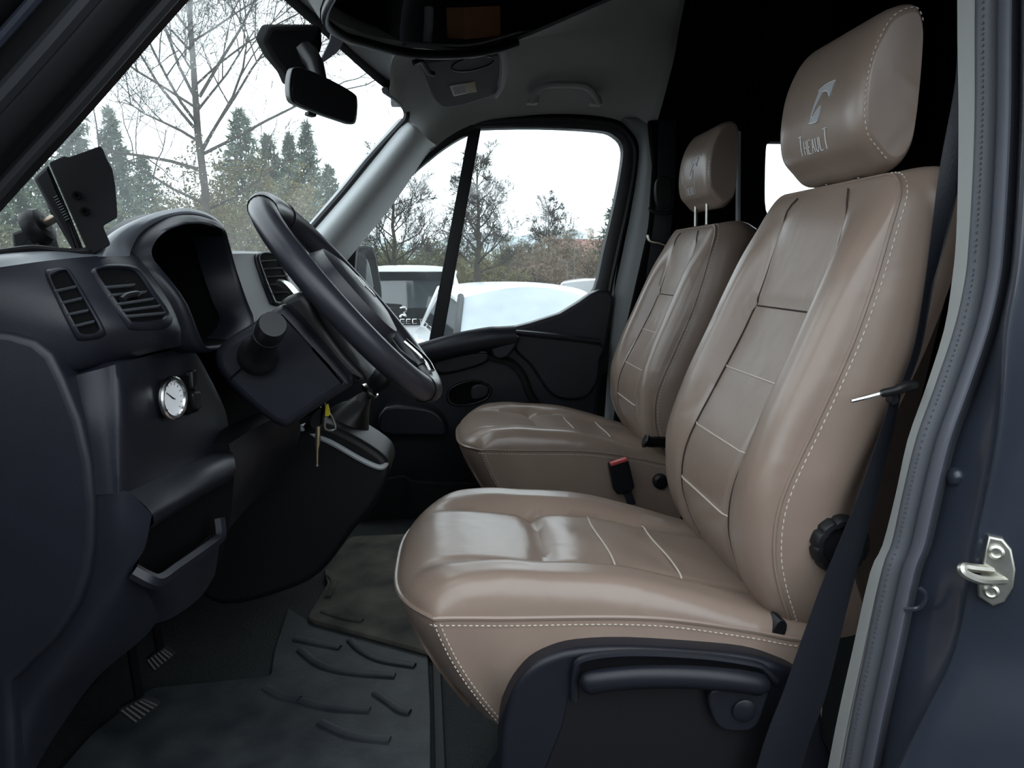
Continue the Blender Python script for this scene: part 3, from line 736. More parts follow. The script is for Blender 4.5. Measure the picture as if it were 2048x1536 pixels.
# end cap facing the open door
EC = [(-260,640),(-60,655),(20,664),(70,680),(103,708),(128,760),(160,840),(180,925),(188,1010),(187,1090),(178,1150),(158,1210),(115,1278),(62,1330),(22,1366),(26,1450),(30,1640),(-260,1640)]
obj('end_panel', plate(px(EC, .935), (0, .04, 0), .010, steps=4), PLA, da)
UB = [px([(-260,560,.955),(-60,542,.955),(90,522,.985),(195,512,1.04),(258,512,1.12),(268,505,1.16)]),
      px([(-260,590,.945),(-60,575,.945),(110,565,.97),(220,545,1.03),(285,545,1.10),(305,545,1.17)]),
      px([(-260,620,.94),(-60,610,.94),(140,610,.96),(262,600,1.02),(325,600,1.09),(345,605,1.17)]),
      px([(-260,650,.94),(-60,650,.94),(160,665,.955),(290,650,1.02),(350,650,1.09),(362,655,1.17)]),
      px([(-260,700,.945),(-60,700,.945),(120,738,.955),(295,690,1.03),(350,678,1.10),(366,676,1.17)]),
      px([(-260,720,.97),(-60,720,.97),(125,752,.975),(298,706,1.05),(352,694,1.12),(368,690,1.19)])]
UBG = patch(UB, 6, 6, th=(-.03, .02, 0)); obj('upper_fascia', UBG, PLA, da)
# dash top
top0 = px([(-260,560,.955),(-60,542,.955),(90,522,.985),(195,512,1.04),(258,512,1.12)])
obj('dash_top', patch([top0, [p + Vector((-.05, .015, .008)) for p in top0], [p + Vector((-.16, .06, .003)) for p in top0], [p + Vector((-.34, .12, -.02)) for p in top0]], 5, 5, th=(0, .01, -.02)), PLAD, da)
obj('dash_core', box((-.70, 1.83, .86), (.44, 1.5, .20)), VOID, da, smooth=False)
# instrument hood
HO = px([(268,522,1.155),(266,492,1.165),(282,465,1.185),(310,445,1.215),(345,431,1.25),(382,428,1.29),(420,438,1.34),(444,455,1.385),(452,476,1.41),(470,540,1.43),(490,600,1.42),(506,645,1.39),(478,686,1.30),(412,706,1.22),(384,690,1.18),(350,600,1.155),(305,545,1.15)])
HI = px([(304,512,1.17),(310,485,1.18),(334,462,1.20),(365,450,1.23),(388,447,1.26),(408,448,1.29),(428,455,1.34),(442,465,1.38),(446,480,1.40),(461,540,1.42),(482,600,1.41),(498,642,1.38),(470,680,1.30),(418,692,1.23),(402,682,1.20),(372,610,1.175),(330,550,1.165)])
HO = catm(HO, 3, True); HI = catm(HI, 3, True)
obj('instrument_hood', band(HO, HI, (-.05, .0, 0), bev=.006), PLA, da)
cenh = sum((p for p in HI), Vector())/len(HI)
obj('instrument_well', loft([HI, [p.lerp(cenh, .06) + Vector((-.06, .02, -.003)) for p in HI], [p.lerp(cenh, .14) + Vector((-.13, .04, -.008)) for p in HI]], caps=False), VOID, da)
obj('instrument_screen', plate([p.lerp(cenh, .12) + Vector((-.125, .04, -.008)) for p in HI], (-.01, 0, 0), .001), mat('instrument_glass', (.012,.012,.014), .25, .5), da)
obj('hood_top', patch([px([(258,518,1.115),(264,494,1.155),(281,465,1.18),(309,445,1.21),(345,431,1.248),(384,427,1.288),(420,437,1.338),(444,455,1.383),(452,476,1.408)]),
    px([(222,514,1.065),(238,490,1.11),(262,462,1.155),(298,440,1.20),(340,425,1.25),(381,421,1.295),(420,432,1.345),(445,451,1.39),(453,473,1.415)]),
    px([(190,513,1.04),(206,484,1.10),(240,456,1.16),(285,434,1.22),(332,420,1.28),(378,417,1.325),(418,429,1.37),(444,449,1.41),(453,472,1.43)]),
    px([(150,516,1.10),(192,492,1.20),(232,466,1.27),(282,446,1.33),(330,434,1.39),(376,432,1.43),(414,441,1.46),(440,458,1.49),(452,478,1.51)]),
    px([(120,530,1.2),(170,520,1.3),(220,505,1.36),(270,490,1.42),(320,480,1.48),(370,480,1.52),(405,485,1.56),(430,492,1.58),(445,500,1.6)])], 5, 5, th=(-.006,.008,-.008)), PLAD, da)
# side slot vent
def quadY(q):
    (u0,v0,a),(u1,v1,b),(u2,v2,c),(u3,v3,d) = q
    o = P(u0,v0,a); n = (P(u2,v2,c)-o).cross(P(u3,v3,d)-P(u1,v1,b)).normalized(); mid = sum((P(*t) for t in q), Vector())/4
    return mid, n
def vent(name, outer, inner, surf, slats, lift=.004, lmat=PLA, knob_=None):
    """frame, black sheet painted as the shaded opening and slats laid on a curved fascia"""
    bv = BVHTree.FromPolygons([tuple(v) for v in surf[0]], surf[1])
    mid, n = fit(surf, outer, 0)
    def hit(u, v, k):
        h = bv.ray_cast(CAM, ray(u, v).normalized())[0]
        return (h if h else PP(u, v, mid, n)) + n*k
    def loop(l, k):
        l = catm([Vector((u, v, 0)) for u, v in l], 4, True); return [hit(p.x, p.y, k) for p in l]
    O, I = loop(outer, .001), loop(inner, .003)
    vt = obj(name, band(O, I, -n*.012, bev=lift), lmat, da)
    cu = sum(p[0] for p in inner)/len(inner); cv = sum(p[1] for p in inner)/len(inner)
    C2 = loop([(cu+(u-cu)*.5, cv+(v-cv)*.5) for u, v in inner], .0015); N_ = len(I)
    I2 = [p - n*.0015 for p in I]
    V = I2 + C2 + [hit(cu, cv, .0015)]
    Fc = [(k, (k+1) % N_, N_+(k+1) % N_, N_+k) for k in range(N_)] + [(N_+k, N_+(k+1) % N_, 2*N_) for k in range(N_)]
    obj('vent_shade', (V, Fc), VOID, vt)  # black sheet on the fascia imitates the shade inside the vent
    for (a, b) in slats:
        pts = [hit(a[0]+(b[0]-a[0])*t, a[1]+(b[1]-a[1])*t, .003) for t in (0, .25, .5, .75, 1)]
        obj('slat', tube([p + n*.001 for p in pts], .0045, 6, nref=n, r2=.0014), PLAD, vt)
    if knob_:
        obj('vent_tab', tube(catm([hit(u, v, .010) for u, v in knob_], 4), .004, 8), PLA2, vt)
    return vt
vent('slot_vent', [(90,548),(104,538),(130,537),(146,550),(180,605),(210,660),(207,674),(188,680),(160,682),(148,672),(118,612)],
     [(103,562),(110,551),(128,545),(136,552),(165,603),(194,655),(190,666),(176,670),(162,668),(156,660),(128,610)],
     UBG, [((108,586),(150,577)),((120,610),(162,600)),((132,633),(175,624)),((146,656),(187,646))])
vent('air_vent', [(182,548),(192,534),(225,530),(262,533),(285,548),(315,590),(342,632),(340,650),(320,660),(265,661),(250,650),(215,598)],
     [(190,552),(196,543),(225,539),(258,541),(275,552),(300,590),(326,626),(322,638),(305,643),(262,646),(252,638),(222,596)],
     UBG, [((205,579),(262,574)),((213,595),(285,588)),((226,613),(300,602)),((236,626),(312,616)),((246,637),(322,630))],
     knob_=[(232,608),(242,600),(262,596),(268,600)])
# lower fascia with gauge
def YX(u, X): return -X*F/(900-u)
LF = [px([(135,755,.965),(200,738,.968),(250,724,.985),(330,704,YX(330,-.425)),(385,700,YX(385,-.415)),(425,765,YX(425,-.41))]),
      px([(160,830,.95),(208,830,.952),(258,815,.975),(335,795,YX(335,-.415)),(400,778,YX(400,-.41)),(450,820,YX(450,-.40))]),
      px([(176,900,.945),(216,900,.947),(258,892,.97),(335,870,YX(335,-.41)),(405,840,YX(405,-.405)),(458,860,YX(458,-.395))]),
      px([(188,990,.942),(224,988,.945),(254,984,.962),(330,950,YX(330,-.405)),(400,916,YX(400,-.40)),(458,888,YX(458,-.39))])]
LFG = patch(LF, 6, 6, th=(-.03, .03, 0)); obj('lower_fascia', LFG, PLA, da)
LG = [px([(254,984,.962),(330,950,YX(330,-.405)),(400,916,YX(400,-.40)),(458,888,YX(458,-.39))]), px([(282,1004,.958),(345,968,1.07),(410,932,1.17),(466,908,1.28)]), px([(304,1028,.950),(360,998,1.05),(420,965,1.15),(472,940,1.25)]), px([(308,1046,.960),(362,1012,1.06),(420,978,1.16),(466,955,1.25)])]
obj('ledge', patch(LG, 5, 5, th=(-.02,.03,-.02)), PLA, da)
FK = [px([(170,988,.945),(225,987,.944),(258,985,.95),(304,1028,.95)]),
      px([(175,1080,.945),(220,1080,.945),(255,1088,.948),(290,1095,.952)]),
      px([(150,1200,.948),(205,1188,.95),(242,1172,.955),(266,1148,.965)]),
      px([(100,1290,.95),(170,1270,.955),(240,1232,.975),(330,1185,1.03)]),
      px([(20,1370,.95),(100,1362,.955),(190,1322,.985),(300,1262,1.05)]),
      px([(20,1450,.95),(60,1450,.96),(110,1420,.99),(190,1360,1.04)]),
      px([(20,1600,.95),(40,1600,.96),(60,1560,.99),(90,1500,1.04)])]
obj('side_flank', patch(FK, 6, 5, th=(-.03, .03, 0)), PLA, da)
lipp = px([(266,1142,.962),(296,1158,.968),(318,1162,.985),(350,1140,1.03),(400,1105,1.10),(436,1078,1.15),(441,1065,1.155),(438,1036,1.16)])
obj('pocket_lip', tube(catm(lipp, 4), .010, 6, r2=.008), PLA, da)
obj('pocket_wall', patch([px([(266,1148,.965),(320,1168,.985),(400,1112,1.10),(440,1078,1.155)]), px([(280,1190,1.0),(340,1200,1.03),(400,1160,1.12),(436,1110,1.17)]), px([(300,1250,1.04),(345,1235,1.08),(400,1195,1.15),(430,1150,1.2)])], 5, 4, th=(-.02,.02,0)), PLA, da)
pm = P(370, 1080, 1.14)
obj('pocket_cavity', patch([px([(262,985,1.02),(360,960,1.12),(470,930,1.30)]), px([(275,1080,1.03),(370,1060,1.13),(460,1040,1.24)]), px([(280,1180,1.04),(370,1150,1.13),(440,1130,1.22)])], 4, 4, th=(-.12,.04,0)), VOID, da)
# gauge and switch
gq, gn0 = fit(LFG, [(305,775),(345,765),(350,820),(310,830)], .0)
gn = Vector((.965, -.25, .05)).normalized(); gc = PP(325, 797, gq, gn0) + gn0*.004
gu = Vector((0,0,1)) - gn*gn.z; gu.normalize(); gr = gu.cross(gn)
ga = obj('pressure_gauge', tube([gc + gr*math.cos(a)*.0275 + gu*math.sin(a)*.0275 + gn*.012 for a in [2*math.pi*k/40 for k in range(40)]], .0042, 8, closed=True), CHROME, da)
obj('gauge_can', revolve([(.028,-.02),(.0285,.008),(.024,.010)], gc, gn, 32), PLA2, ga)
obj('gauge_face', revolve([(.0245,.009),(.0245,.0108),(.001,.0108)], gc, gn, 32), WHITE, ga)
for ang, l in ((2.5, .016), (-.4, .006)):
    d = gr*math.cos(ang)+gu*math.sin(ang); obj('needle', tube([gc + gn*.0118, gc + gn*.0118 + d*l], [.0012, .0006], 5), PLA2, ga)
tk = []
for k in range(13):
    a = math.radians(-135 + 270*k/12 + 90); d = gr*math.cos(a)+gu*math.sin(a); tk.append(tube([gc+gn*.0112+d*.019, gc+gn*.0112+d*.022], .0005, 4))
o = obj('dial_marks', merge(*tk), PLA2, ga); o['kind'] = 'stuff'
SO = [(350,752),(378,750),(396,822),(368,832)]
sq, sn = fit(LFG, SO, .003); sw = [PP(u, v, sq, sn) for u, v in SO]
def swp(l): return [PP(u, v, sq, sn) for u, v in l]
swo = obj('switch_panel', plate([p + sn*.004 for p in rounded(sw, .2, 3)], -sn*.02, .002), VOID, da)
obj('rocker_switch', plate(rounded([p + sn*.010 for p in swp([(373,785),(390,782),(394,815),(380,822)])], .25, 3), -sn*.01, .003), PLA2, swo)
obj('rocker_lever', plate(rounded([p + sn*.010 for p in swp([(372,742),(381,738),(384,770),(374,780)])], .25, 3), -sn*.01, .003), PLA2, swo)
# centre panel with vent
CP = [px([(446,508,1.46),(500,507,1.58),(545,508,1.72),(580,508,1.9)]), px([(462,540,1.46),(510,540,1.58),(556,545,1.70),(590,545,1.86)]), px([(486,600,1.46),(535,600,1.57),(580,605,1.67),(610,610,1.8)]), px([(508,650,1.46),(556,655,1.56),(600,660,1.65),(640,665,1.75)]), px([(520,720,1.46),(570,720,1.56),(620,720,1.65),(660,720,1.75)])]
CPG = patch(CP, 5, 5, th=(-.03, .03, 0)); obj('centre_fascia', CPG, PLA, da)
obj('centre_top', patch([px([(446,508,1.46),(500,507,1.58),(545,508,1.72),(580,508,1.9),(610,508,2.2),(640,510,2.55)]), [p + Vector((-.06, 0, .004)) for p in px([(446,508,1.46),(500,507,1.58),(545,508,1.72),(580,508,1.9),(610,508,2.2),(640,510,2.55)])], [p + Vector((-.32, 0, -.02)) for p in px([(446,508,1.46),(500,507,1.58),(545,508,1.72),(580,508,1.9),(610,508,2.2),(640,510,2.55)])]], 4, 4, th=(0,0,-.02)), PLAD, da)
vent('centre_vent', [(511,510),(540,504),(560,520),(592,600),(586,612),(548,611),(538,598),(520,550)], [(516,514),(540,510),(555,524),(584,598),(580,604),(552,604),(545,596),(526,550)],
     CPG, [((518,525),(558,522)),((523,540),(564,538)),((528,556),(570,554)),((534,572),(576,570)),((540,588),(582,586))])
obj('passenger_fascia', patch([px([(580,508,1.9),(610,508,2.2),(640,510,2.6)]), px([(600,560,1.86),(640,560,2.2),(668,560,2.6)]), px([(640,665,1.75),(668,650,2.2),(690,640,2.6)]), px([(650,740,1.75),(668,720,2.2),(690,700,2.6)])], 4, 4, th=(-.1,.02,0)), PLA2, da)
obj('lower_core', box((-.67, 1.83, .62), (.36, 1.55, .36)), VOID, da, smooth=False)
# underside between column and pocket
obj('knee_panel', patch([px([(458,888,1.29),(520,850,1.35),(590,820,1.45)]), px([(468,960,1.28),(540,900,1.36),(600,870,1.48)]), px([(440,1080,1.24),(500,1010,1.36),(560,960,1.5)])], 4, 4, th=(-.05,.02,0)), PLA2, da)
# wheel-arch/bulkhead behind pedals
struct('wall_front', merge(box((-.86, 1.85, .5), (.06, 1.9, .9)), box((-.72, 1.85, .2), (.06, 1.9, .3), Matrix.Rotation(.7, 3, 'Y'))), VOID, 'dark front bulkhead behind the pedals', smooth=False)
struct('trim_5', box((-.62, 2.89, .345), (.76, .05, .49)), VOID, 'dark kick panels beside both footwells', smooth=False)
# ---- centre console under the dash
CS = [(600,858),(640,845),(700,868),(760,905),(778,930),(775,962),(745,1020),(705,1065),(640,1148),(560,1188),(440,1212),(380,1150),(430,1000),(520,900)]
co = obj('centre_console', plate(catm(px(CS, 1.62), 3, True), (0, .16, 0), .015, steps=4), mat('console_black', (.0045,.0045,.0055), .5, .3), da)
tro = px([(592,856,1.64),(625,845,1.66),(700,880,1.66),(770,915,1.66),(777,925,1.68),(772,937,1.66),(757,938,1.62),(700,912,1.61),(640,880,1.61)])
obj('lever_tray', tube(catm(px([(596,856,1.63),(660,884,1.62),(720,918,1.615),(757,934,1.615),(772,928,1.63),(770,912,1.68),(740,890,1.74),(724,878,1.78)]), 5), .006, 8), mat('satin_grey', (.35,.37,.38), .35, .5), co)
obj('tray_floor', patch([px([(600,850,1.64),(700,895,1.63),(768,930,1.625)]), px([(620,842,1.72),(705,878,1.74),(768,912,1.70)]), px([(640,832,1.8),(715,868,1.82),(745,885,1.80)])], 4, 4, th=(0,0,-.02)), mat('tray_plastic', (.02,.021,.024), .3, .5), co)
gl_ = thing('gear_lever', 'gear lever with soft black boot and chrome collar', 'gear lever', P(700,880,1.72))
boot = [([(640,868,1.68),(665,880,1.66),(715,888,1.68),(738,872,1.74),(715,852,1.80),(660,848,1.78)]), ([(650,835,1.69),(675,858,1.67),(715,862,1.69),(738,840,1.74),(722,815,1.79),(672,812,1.77)]), ([(678,815,1.70),(700,828,1.69),(725,826,1.70),(740,812,1.74),(730,797,1.77),(702,798,1.75)]), ([(712,796,1.715),(724,804,1.71),(738,800,1.72),(744,791,1.74),(738,784,1.755),(722,785,1.74)])]
obj('gear_boot', loft(list(zip(*[catm([catm(px(r), 4, True)[k] for r in boot], 4) for k in range(24)]))), mat('boot_leather', (.008,.008,.009), .45, .4), gl_)
kb = P(739, 783, 1.735)
ax = (P(760,752,1.735)-P(718,800,1.735)).normalized()
obj('lever_collar', revolve([(.020,-.004),(.023,0),(.023,.004),(.020,.007)], kb, ax, 20), CHROME, gl_)
obj('gear_knob', revolve([(.014,0),(.020,.012),(.025,.03),(.026,.045),(.020,.06),(.008,.066),(.001,.066)], kb + ax*.004, ax, 20), PLA2, gl_)

# ================================================================== STEERING
sco = thing('steering_column', 'dark plastic steering column shroud with control stalk', 'steering column', (-.25, 1.28, .72))
Ysh = 1.20
sh1 = px([(424,704),(455,675),(490,655),(540,622),(565,606),(600,640),(640,690),(700,758),(704,772),(660,800),(600,840),(572,860),(545,850),(500,815),(458,775),(430,740)], Ysh)
s2 = [p.lerp(sum(sh1, Vector())/len(sh1), .04) + Vector((0,-.012,0)) for p in sh1]
obj('column_shroud', plate(rounded(sh1, .4, 3), (0, .17, 0), .014, steps=5), PLA, sco)
obj('shroud_split', tube(px([(458,758,1.197),(470,748,1.197),(500,722,1.197)]), .0012, 5), VOID, sco)
upc = px([(555,610),(585,588),(610,590),(640,640),(690,710),(735,760),(700,770),(640,745),(580,700),(555,650)], 1.24)
obj('wheel_carrier', plate(catm(upc, 3, True), (0, .14, 0), .012, steps=4), PLA2, sco)
a0, a1 = P(516, 712, 1.19), P(546, 648, 1.09)
axs = (a1-a0).normalized(); Ls = (a1-a0).length
sk = obj('control_stalk', revolve([(.030,-.006),(.0305,.004),(.026,.014),(.021,.026),(.0195,.05),(.0195,Ls-.035),(.0205,Ls-.034),(.0205,Ls-.006),(.0185,Ls),(.001,Ls)], a0, axs, 26), PLA2, sco)
obj('stalk_ring', revolve([(.0200,0),(.0212,.001),(.0212,.004),(.0200,.005)], a0 + axs*(Ls-.04), axs, 24), PLA, sk)
obj('far_stalk', tube(catm(px([(600,600,1.42),(575,572,1.48),(560,566,1.55)]), 4), .008, 8), CHROME, sco)
sw_ = thing('steering_wheel', 'thick black leather-wrapped steering wheel', 'steering wheel', (-.165, 1.31, .924))
Cw = Vector((-.165, 1.31, .924)); e_up = Vector((-.65, 0, .76)).normalized(); e_y = Vector((0,1,0)); e_n = Vector((.76, 0, .65)).normalized()
Rw = .197
def wp(a, r=Rw, n=0.0): return Cw + e_up*math.cos(a)*r + e_y*math.sin(a)*r + e_n*n
rim = obj('rim', tube([wp(2*math.pi*k/72) for k in range(72)], .0205, 18, closed=True, nref=e_n, r2=.0235), SOFT, sw_)
for k in range(72):
    pass
rim.data = None if False else rim.data
for a in (math.radians(22), math.radians(-22), math.radians(158), math.radians(-158)):
    c = wp(a); t = (-e_up*math.sin(a)+e_y*math.cos(a)); rr = (e_up*math.cos(a)+e_y*math.sin(a))
    obj('rim_joint', tube([c + e_n*(.0208*math.cos(b)) + rr*(.0238*math.sin(b)) for b in [2*math.pi*q/20 for q in range(20)]], .0012, 5, closed=True), VOID, rim)
hubp = [wp(a, .085*(1 + .12*math.cos(2*a)), -.035) for a in [2*math.pi*k/28 for k in range(28)]]
hub1 = [wp(a, .088*(1 + .12*math.cos(2*a)), .0) for a in [2*math.pi*k/28 for k in range(28)]]
hub2 = [wp(a, .080*(1 + .12*math.cos(2*a)), .022) for a in [2*math.pi*k/28 for k in range(28)]]
hub3 = [wp(a, .055*(1 + .12*math.cos(2*a)), .030) for a in [2*math.pi*k/28 for k in range(28)]]
hub4 = [wp(a, .02, .033) for a in [2*math.pi*k/28 for k in range(28)]]
hb_ = obj('airbag_cover', loft([hubp, hub1, hub2, hub3, hub4]), SOFT, sw_)
bd = [wp(0, 0, .0335) + e_up*u + e_y*v for u, v in [(.024,0),(0,.016),(-.024,0),(0,-.016)]]; bi = [wp(0, 0, .0335) + e_up*u + e_y*v for u, v in [(.014,0),(0,.008),(-.014,0),(0,-.008)]]
obj('badge', band(bd, bi, -e_n*.004, bev=.002), CHROME, hb_)
for a in (math.radians(90), math.radians(-90), math.radians(155), math.radians(-155)):
    p0, p1 = wp(a, .07, -.005), wp(a, .19, -.006)
    obj('spoke', tube([p0, p0.lerp(p1, .5) - e_n*.004, p1], [.026, .018, .016] if abs(a) < 2 else [.016,.013,.012], 10, nref=-e_up*math.sin(a)+e_y*math.cos(a), r2=[.012,.009,.010]), PLA2, sw_)
obj('spoke_trim', tube(catm([wp(math.radians(150), .13, .014), wp(math.radians(160), .17, .02), wp(math.radians(172), .182, .019)], 5), .006, 8, r2=.003), CHROME, sw_)
# keys
ky = thing('key_bunch', 'bunch of keys with yellow tag hanging under the steering column', 'keys', P(640,830,1.36))
obj('key_head', plate(catm(px([(622,830),(640,815),(646,835),(642,855),(630,862),(618,850)], 1.35), 3, True), (0, .012, 0), .003), PLA2, ky)
obj('key_fob', plate(rounded(px([(642,812),(650,808),(648,848),(640,850)], 1.345), .25, 3), (0, .014, 0), .003), PLA2, ky)
obj('yellow_tag', plate(rounded(px([(651,810),(656,808),(661,829),(656,833),(650,832)], 1.34), .2, 2), (0, .003, 0), .0005), YEL, ky)
obj('key_blade', tube(px([(636,852,1.35),(636,868,1.35),(635,888,1.35),(634,898,1.35),(634,930,1.35)]), [.005,.0045,.005,.003,.002], 8), mat('brass', (.45,.36,.24), .35, .5, 1.0), ky)
obj('blade_tip', revolve([(.001,-.003),(.003,0),(.001,.003)], P(634,931,1.35), (0,0,1), 8), STEEL, ky)
obj('key_ring', tube(catm(px([(650,835,1.345),(651,858,1.345),(671,858,1.345),(662,830,1.345),(655,828,1.345)]), 3, ), .0018, 6), STEEL, ky)

# ================================================================== MIRROR, VISOR, HANDLE
mi = thing('rear_view_mirror', 'black rear view mirror hanging from the windscreen', 'mirror', (-.27, 1.75, 1.34))
def MY(u): return 1.62 + (u-580)/136*.24
mo = catm([P(u, v, MY(u)) for u, v in [(584,140),(594,134),(612,137),(660,158),(706,184),(716,200),(714,240),(706,249),(690,245),(640,228),(600,212),(583,200),(579,170)]], 3, True)
mb = obj('mirror_housing', plate(mo, (-.016, .034, .006), .006, steps=4), PLA2, mi)
mc = sum(mo, Vector())/len(mo)
obj('mirror_glass', plate([p.lerp(mc, .07) + Vector((.001, -.0012, 0)) for p in mo], (-.003, .003, 0), .0005), mat('dim_mirror', (.05,.05,.055), .08, .5, .6), mi)
obj('mirror_tab', plate(rounded(px([(618,222,1.68),(634,228,1.70),(632,234,1.70),(617,229,1.68)]), .2, 2), (-.01,.01,0), .001), PLA2, mi)
obj('mirror_arm', tube(px([(640,165,1.76),(630,130,1.79),(612,105,1.82)]), [.016,.02,.026], 10), PLA2, mi)
sn_ = thing('sensor_housing', 'black sensor housing at the top of the windscreen', 'sensor housing', P(590,110,1.85))
obj('sensor_cover', plate(rounded(px([(526,82,1.80),(540,52,1.80),(645,52,1.82),(646,96,1.82),(632,128,1.81),(608,150,1.79),(584,178,1.78),(572,150,1.78),(545,118,1.79)]), .25, 3), (-.03,.06,.02), .01), VOID, sn_)
obj('frit_panel', plate(px([(636,132,1.90),(660,82,1.95),(668,40,1.95),(700,60,2.0),(676,104,1.97)]), (-.003,.003,0), .0003), mat('frit_grey', (.30,.31,.36), .6), sn_)
vi = thing('sun_visor', 'grey sun visor with white warning label against the headliner', 'visor', P(930,150,2.4))
VQ = [(834,118,2.20),(1002,98,2.43),(996,188,2.53),(884,216,2.49)]
mid, n = quadY(VQ)
if n.dot(CAM-mid) < 0: n = -n
VO = rounded([PP(u, v, mid, n) for u, v in [(838,126),(1000,107),(1000,150),(994,186),(975,196),(925,212),(885,217),(868,200)]], .28, 4)
vb = obj('visor_body', plate(VO, -n*.014, .005), mat('visor_vinyl', (.10,.105,.11), .6, .4, bump=.15, bscale=500), vi)
def vq(l, k=.002): return [PP(u, v, mid, n) + n*k for u, v in l]
obj('label', plate(vq([(899,171),(931,166),(934,186),(907,192)]), -n*.002, .0002), WHITE, vb)
obj('label', plate(vq([(931,166),(949,162),(953,183),(934,186)]), -n*.002, .0002), mat('beige_label', (.55,.50,.36), .6), vb)
tx = []
for k in range(6):
    a, b = vq([(903+k, 175+k*2.6), (929+k*.6, 170.5+k*2.6)], .0024); tx.append(tube([a, b], .0006, 4))
o = obj('label_print', merge(*tx), mat('print_grey', (.30,.31,.32), .7), vb); o['kind'] = 'stuff'
el = [PP(945+42*math.cos(t), 127+13*math.sin(t)-8*math.cos(t), mid, n) + n*.001 for t in [2*math.pi*k/32 for k in range(32)]]
obj('embossed_ring', tube(el, .0022, 6, closed=True), PLA2, vb)
obj('visor_hinge', tube(catm(vq([(822,120),(838,116),(852,138),(862,142)], .012), 4), .008, 8), PLA2, vi)
obj('edge_trim', tube(catm(vq([(1006,100),(1010,130),(1004,170),(990,194)], .0), 4), .012, 8, r2=.008), TRIMG, vi)
gh = thing('grab_handle', 'grey roof grab handle above the passenger door', 'handle', P(1128,195,2.72))
obj('handle_bar', tube(catm(px([(1064,204,2.71),(1072,186,2.69),(1090,172,2.67),(1128,169,2.665),(1168,172,2.67),(1186,186,2.69),(1196,207,2.71)]), 5), .015, 10, r2=.011), HEADL, gh)
obj('handle_foot', plate(rounded(px([(1052,206),(1062,190),(1080,188),(1078,206)], 2.70), .3, 3), (0,.04,.0), .004), HEADL, gh)
obj('handle_foot', plate(rounded(px([(1180,208),(1182,190),(1202,190),(1206,210)], 2.70), .3, 3), (0,.04,.0), .004), HEADL, gh)

# ================================================================== BELTS
def ribbon(pairs, n=8, th=.0016):
    L = catm([a for a, b in pairs], n); R = catm([b for a, b in pairs], n)
    nn = Vector((0, th, 0)); secs = []
    for a, b in zip(L, R):
        mid = (a+b)/2 + Vector((0, -.0015, 0))
        secs.append([a, mid, b, b+nn, mid+nn, a+nn])
    return loft(secs)
db = thing('driver_seat_belt', 'dark blue-black driver seat belt webbing beside the pillar', 'seat belt', P(1700,1200,1.0))
upb = [(P(1916,40,1.06), P(1956,40,1.04)), (P(1912,160,1.05), P(1948,160,1.035)), (P(1880,340,1.04), P(1918,345,1.03)), (P(1851,560,1.03), P(1868,565,1.04)), (P(1829,690,1.025), P(1844,692,1.04)), (P(1800,775,1.02), P(1815,775,1.03))]
upb2 = [(P(1926,340,1.045), P(1900,345,1.055)), (P(1893,480,1.04), P(1868,480,1.05)), (P(1866,580,1.035), P(1851,580,1.045)), (P(1842,700,1.03), P(1832,700,1.04)), (P(1815,775,1.025), P(1803,775,1.035))]
obj('webbing', ribbon(upb), BELT, db); obj('webbing', ribbon(upb2), BELT, db)
lob = [(P(1784,790,1.02), P(1802,790,1.03)), (P(1755,880,1.015), P(1782,880,1.03)), (P(1712,1005,1.008), P(1753,1000,1.02)), (P(1640,1180,1.0), P(1700,1195,1.01)), (P(1572,1370,.995), P(1655,1380,1.0)), (P(1530,1480,.99), P(1620,1480,.995)), (P(1490,1620,.99), P(1580,1620,.995))]
obj('webbing', ribbon(lob), BELT, db)
bg_ = thing('belt_guide', 'black belt guide arm with silver tip holding the driver belt', 'belt guide', P(1790,780,1.01))
obj('guide_arm', tube(catm(px([(1762,787,1.008),(1790,781,1.004),(1815,772,1.004),(1834,770,1.01)]), 5), [.005]+[.006]*5+[.0075]*8+[.007,.004], 10), PLA2, bg_)
obj('silver_tip', tube(px([(1702,802,1.012),(1735,794,1.012),(1764,786,1.010)]), [.003,.0036,.0036], 8), CHROME, bg_)
obj('guide_hook', plate(rounded(px([(1782,790),(1798,786),(1800,806),(1788,812),(1780,804)], 1.012), .25, 3), (0,.012,0), .002), PLA, bg_)
pb = thing('passenger_seat_belt', 'black passenger seat belt on the far door pillar', 'seat belt', P(1330,440,2.72))
obj('webbing', ribbon([(P(1318,240,2.738), P(1352,240,2.738)), (P(1316,350,2.725), P(1350,350,2.725)), (P(1310,430,2.72), P(1345,430,2.72)), (P(1292,560,2.73), P(1330,560,2.73)), (P(1270,760,2.735), P(1310,760,2.735))]), BELT, pb)
obj('belt_loop', plate(catm(px([(1312,365),(1325,352),(1342,358),(1346,395),(1340,415),(1322,418),(1312,400)], 2.715), 3, True), (0,.02,0), .004), PLA2, pb)
obj('belt_tongue', tube(catm(px([(1296,470,2.712),(1300,482,2.708),(1318,486,2.708),(1334,492,2.71)]), 4), .006, 8), STEEL, pb)
obj('loop_shelf', tube(catm(px([(1298,416,2.71),(1310,424,2.70),(1335,425,2.70),(1348,416,2.71)]), 4), .006, 8), PLA2, pb)

MONB = mat('monitor_black', (.0045, .0045, .006), .5, .25)
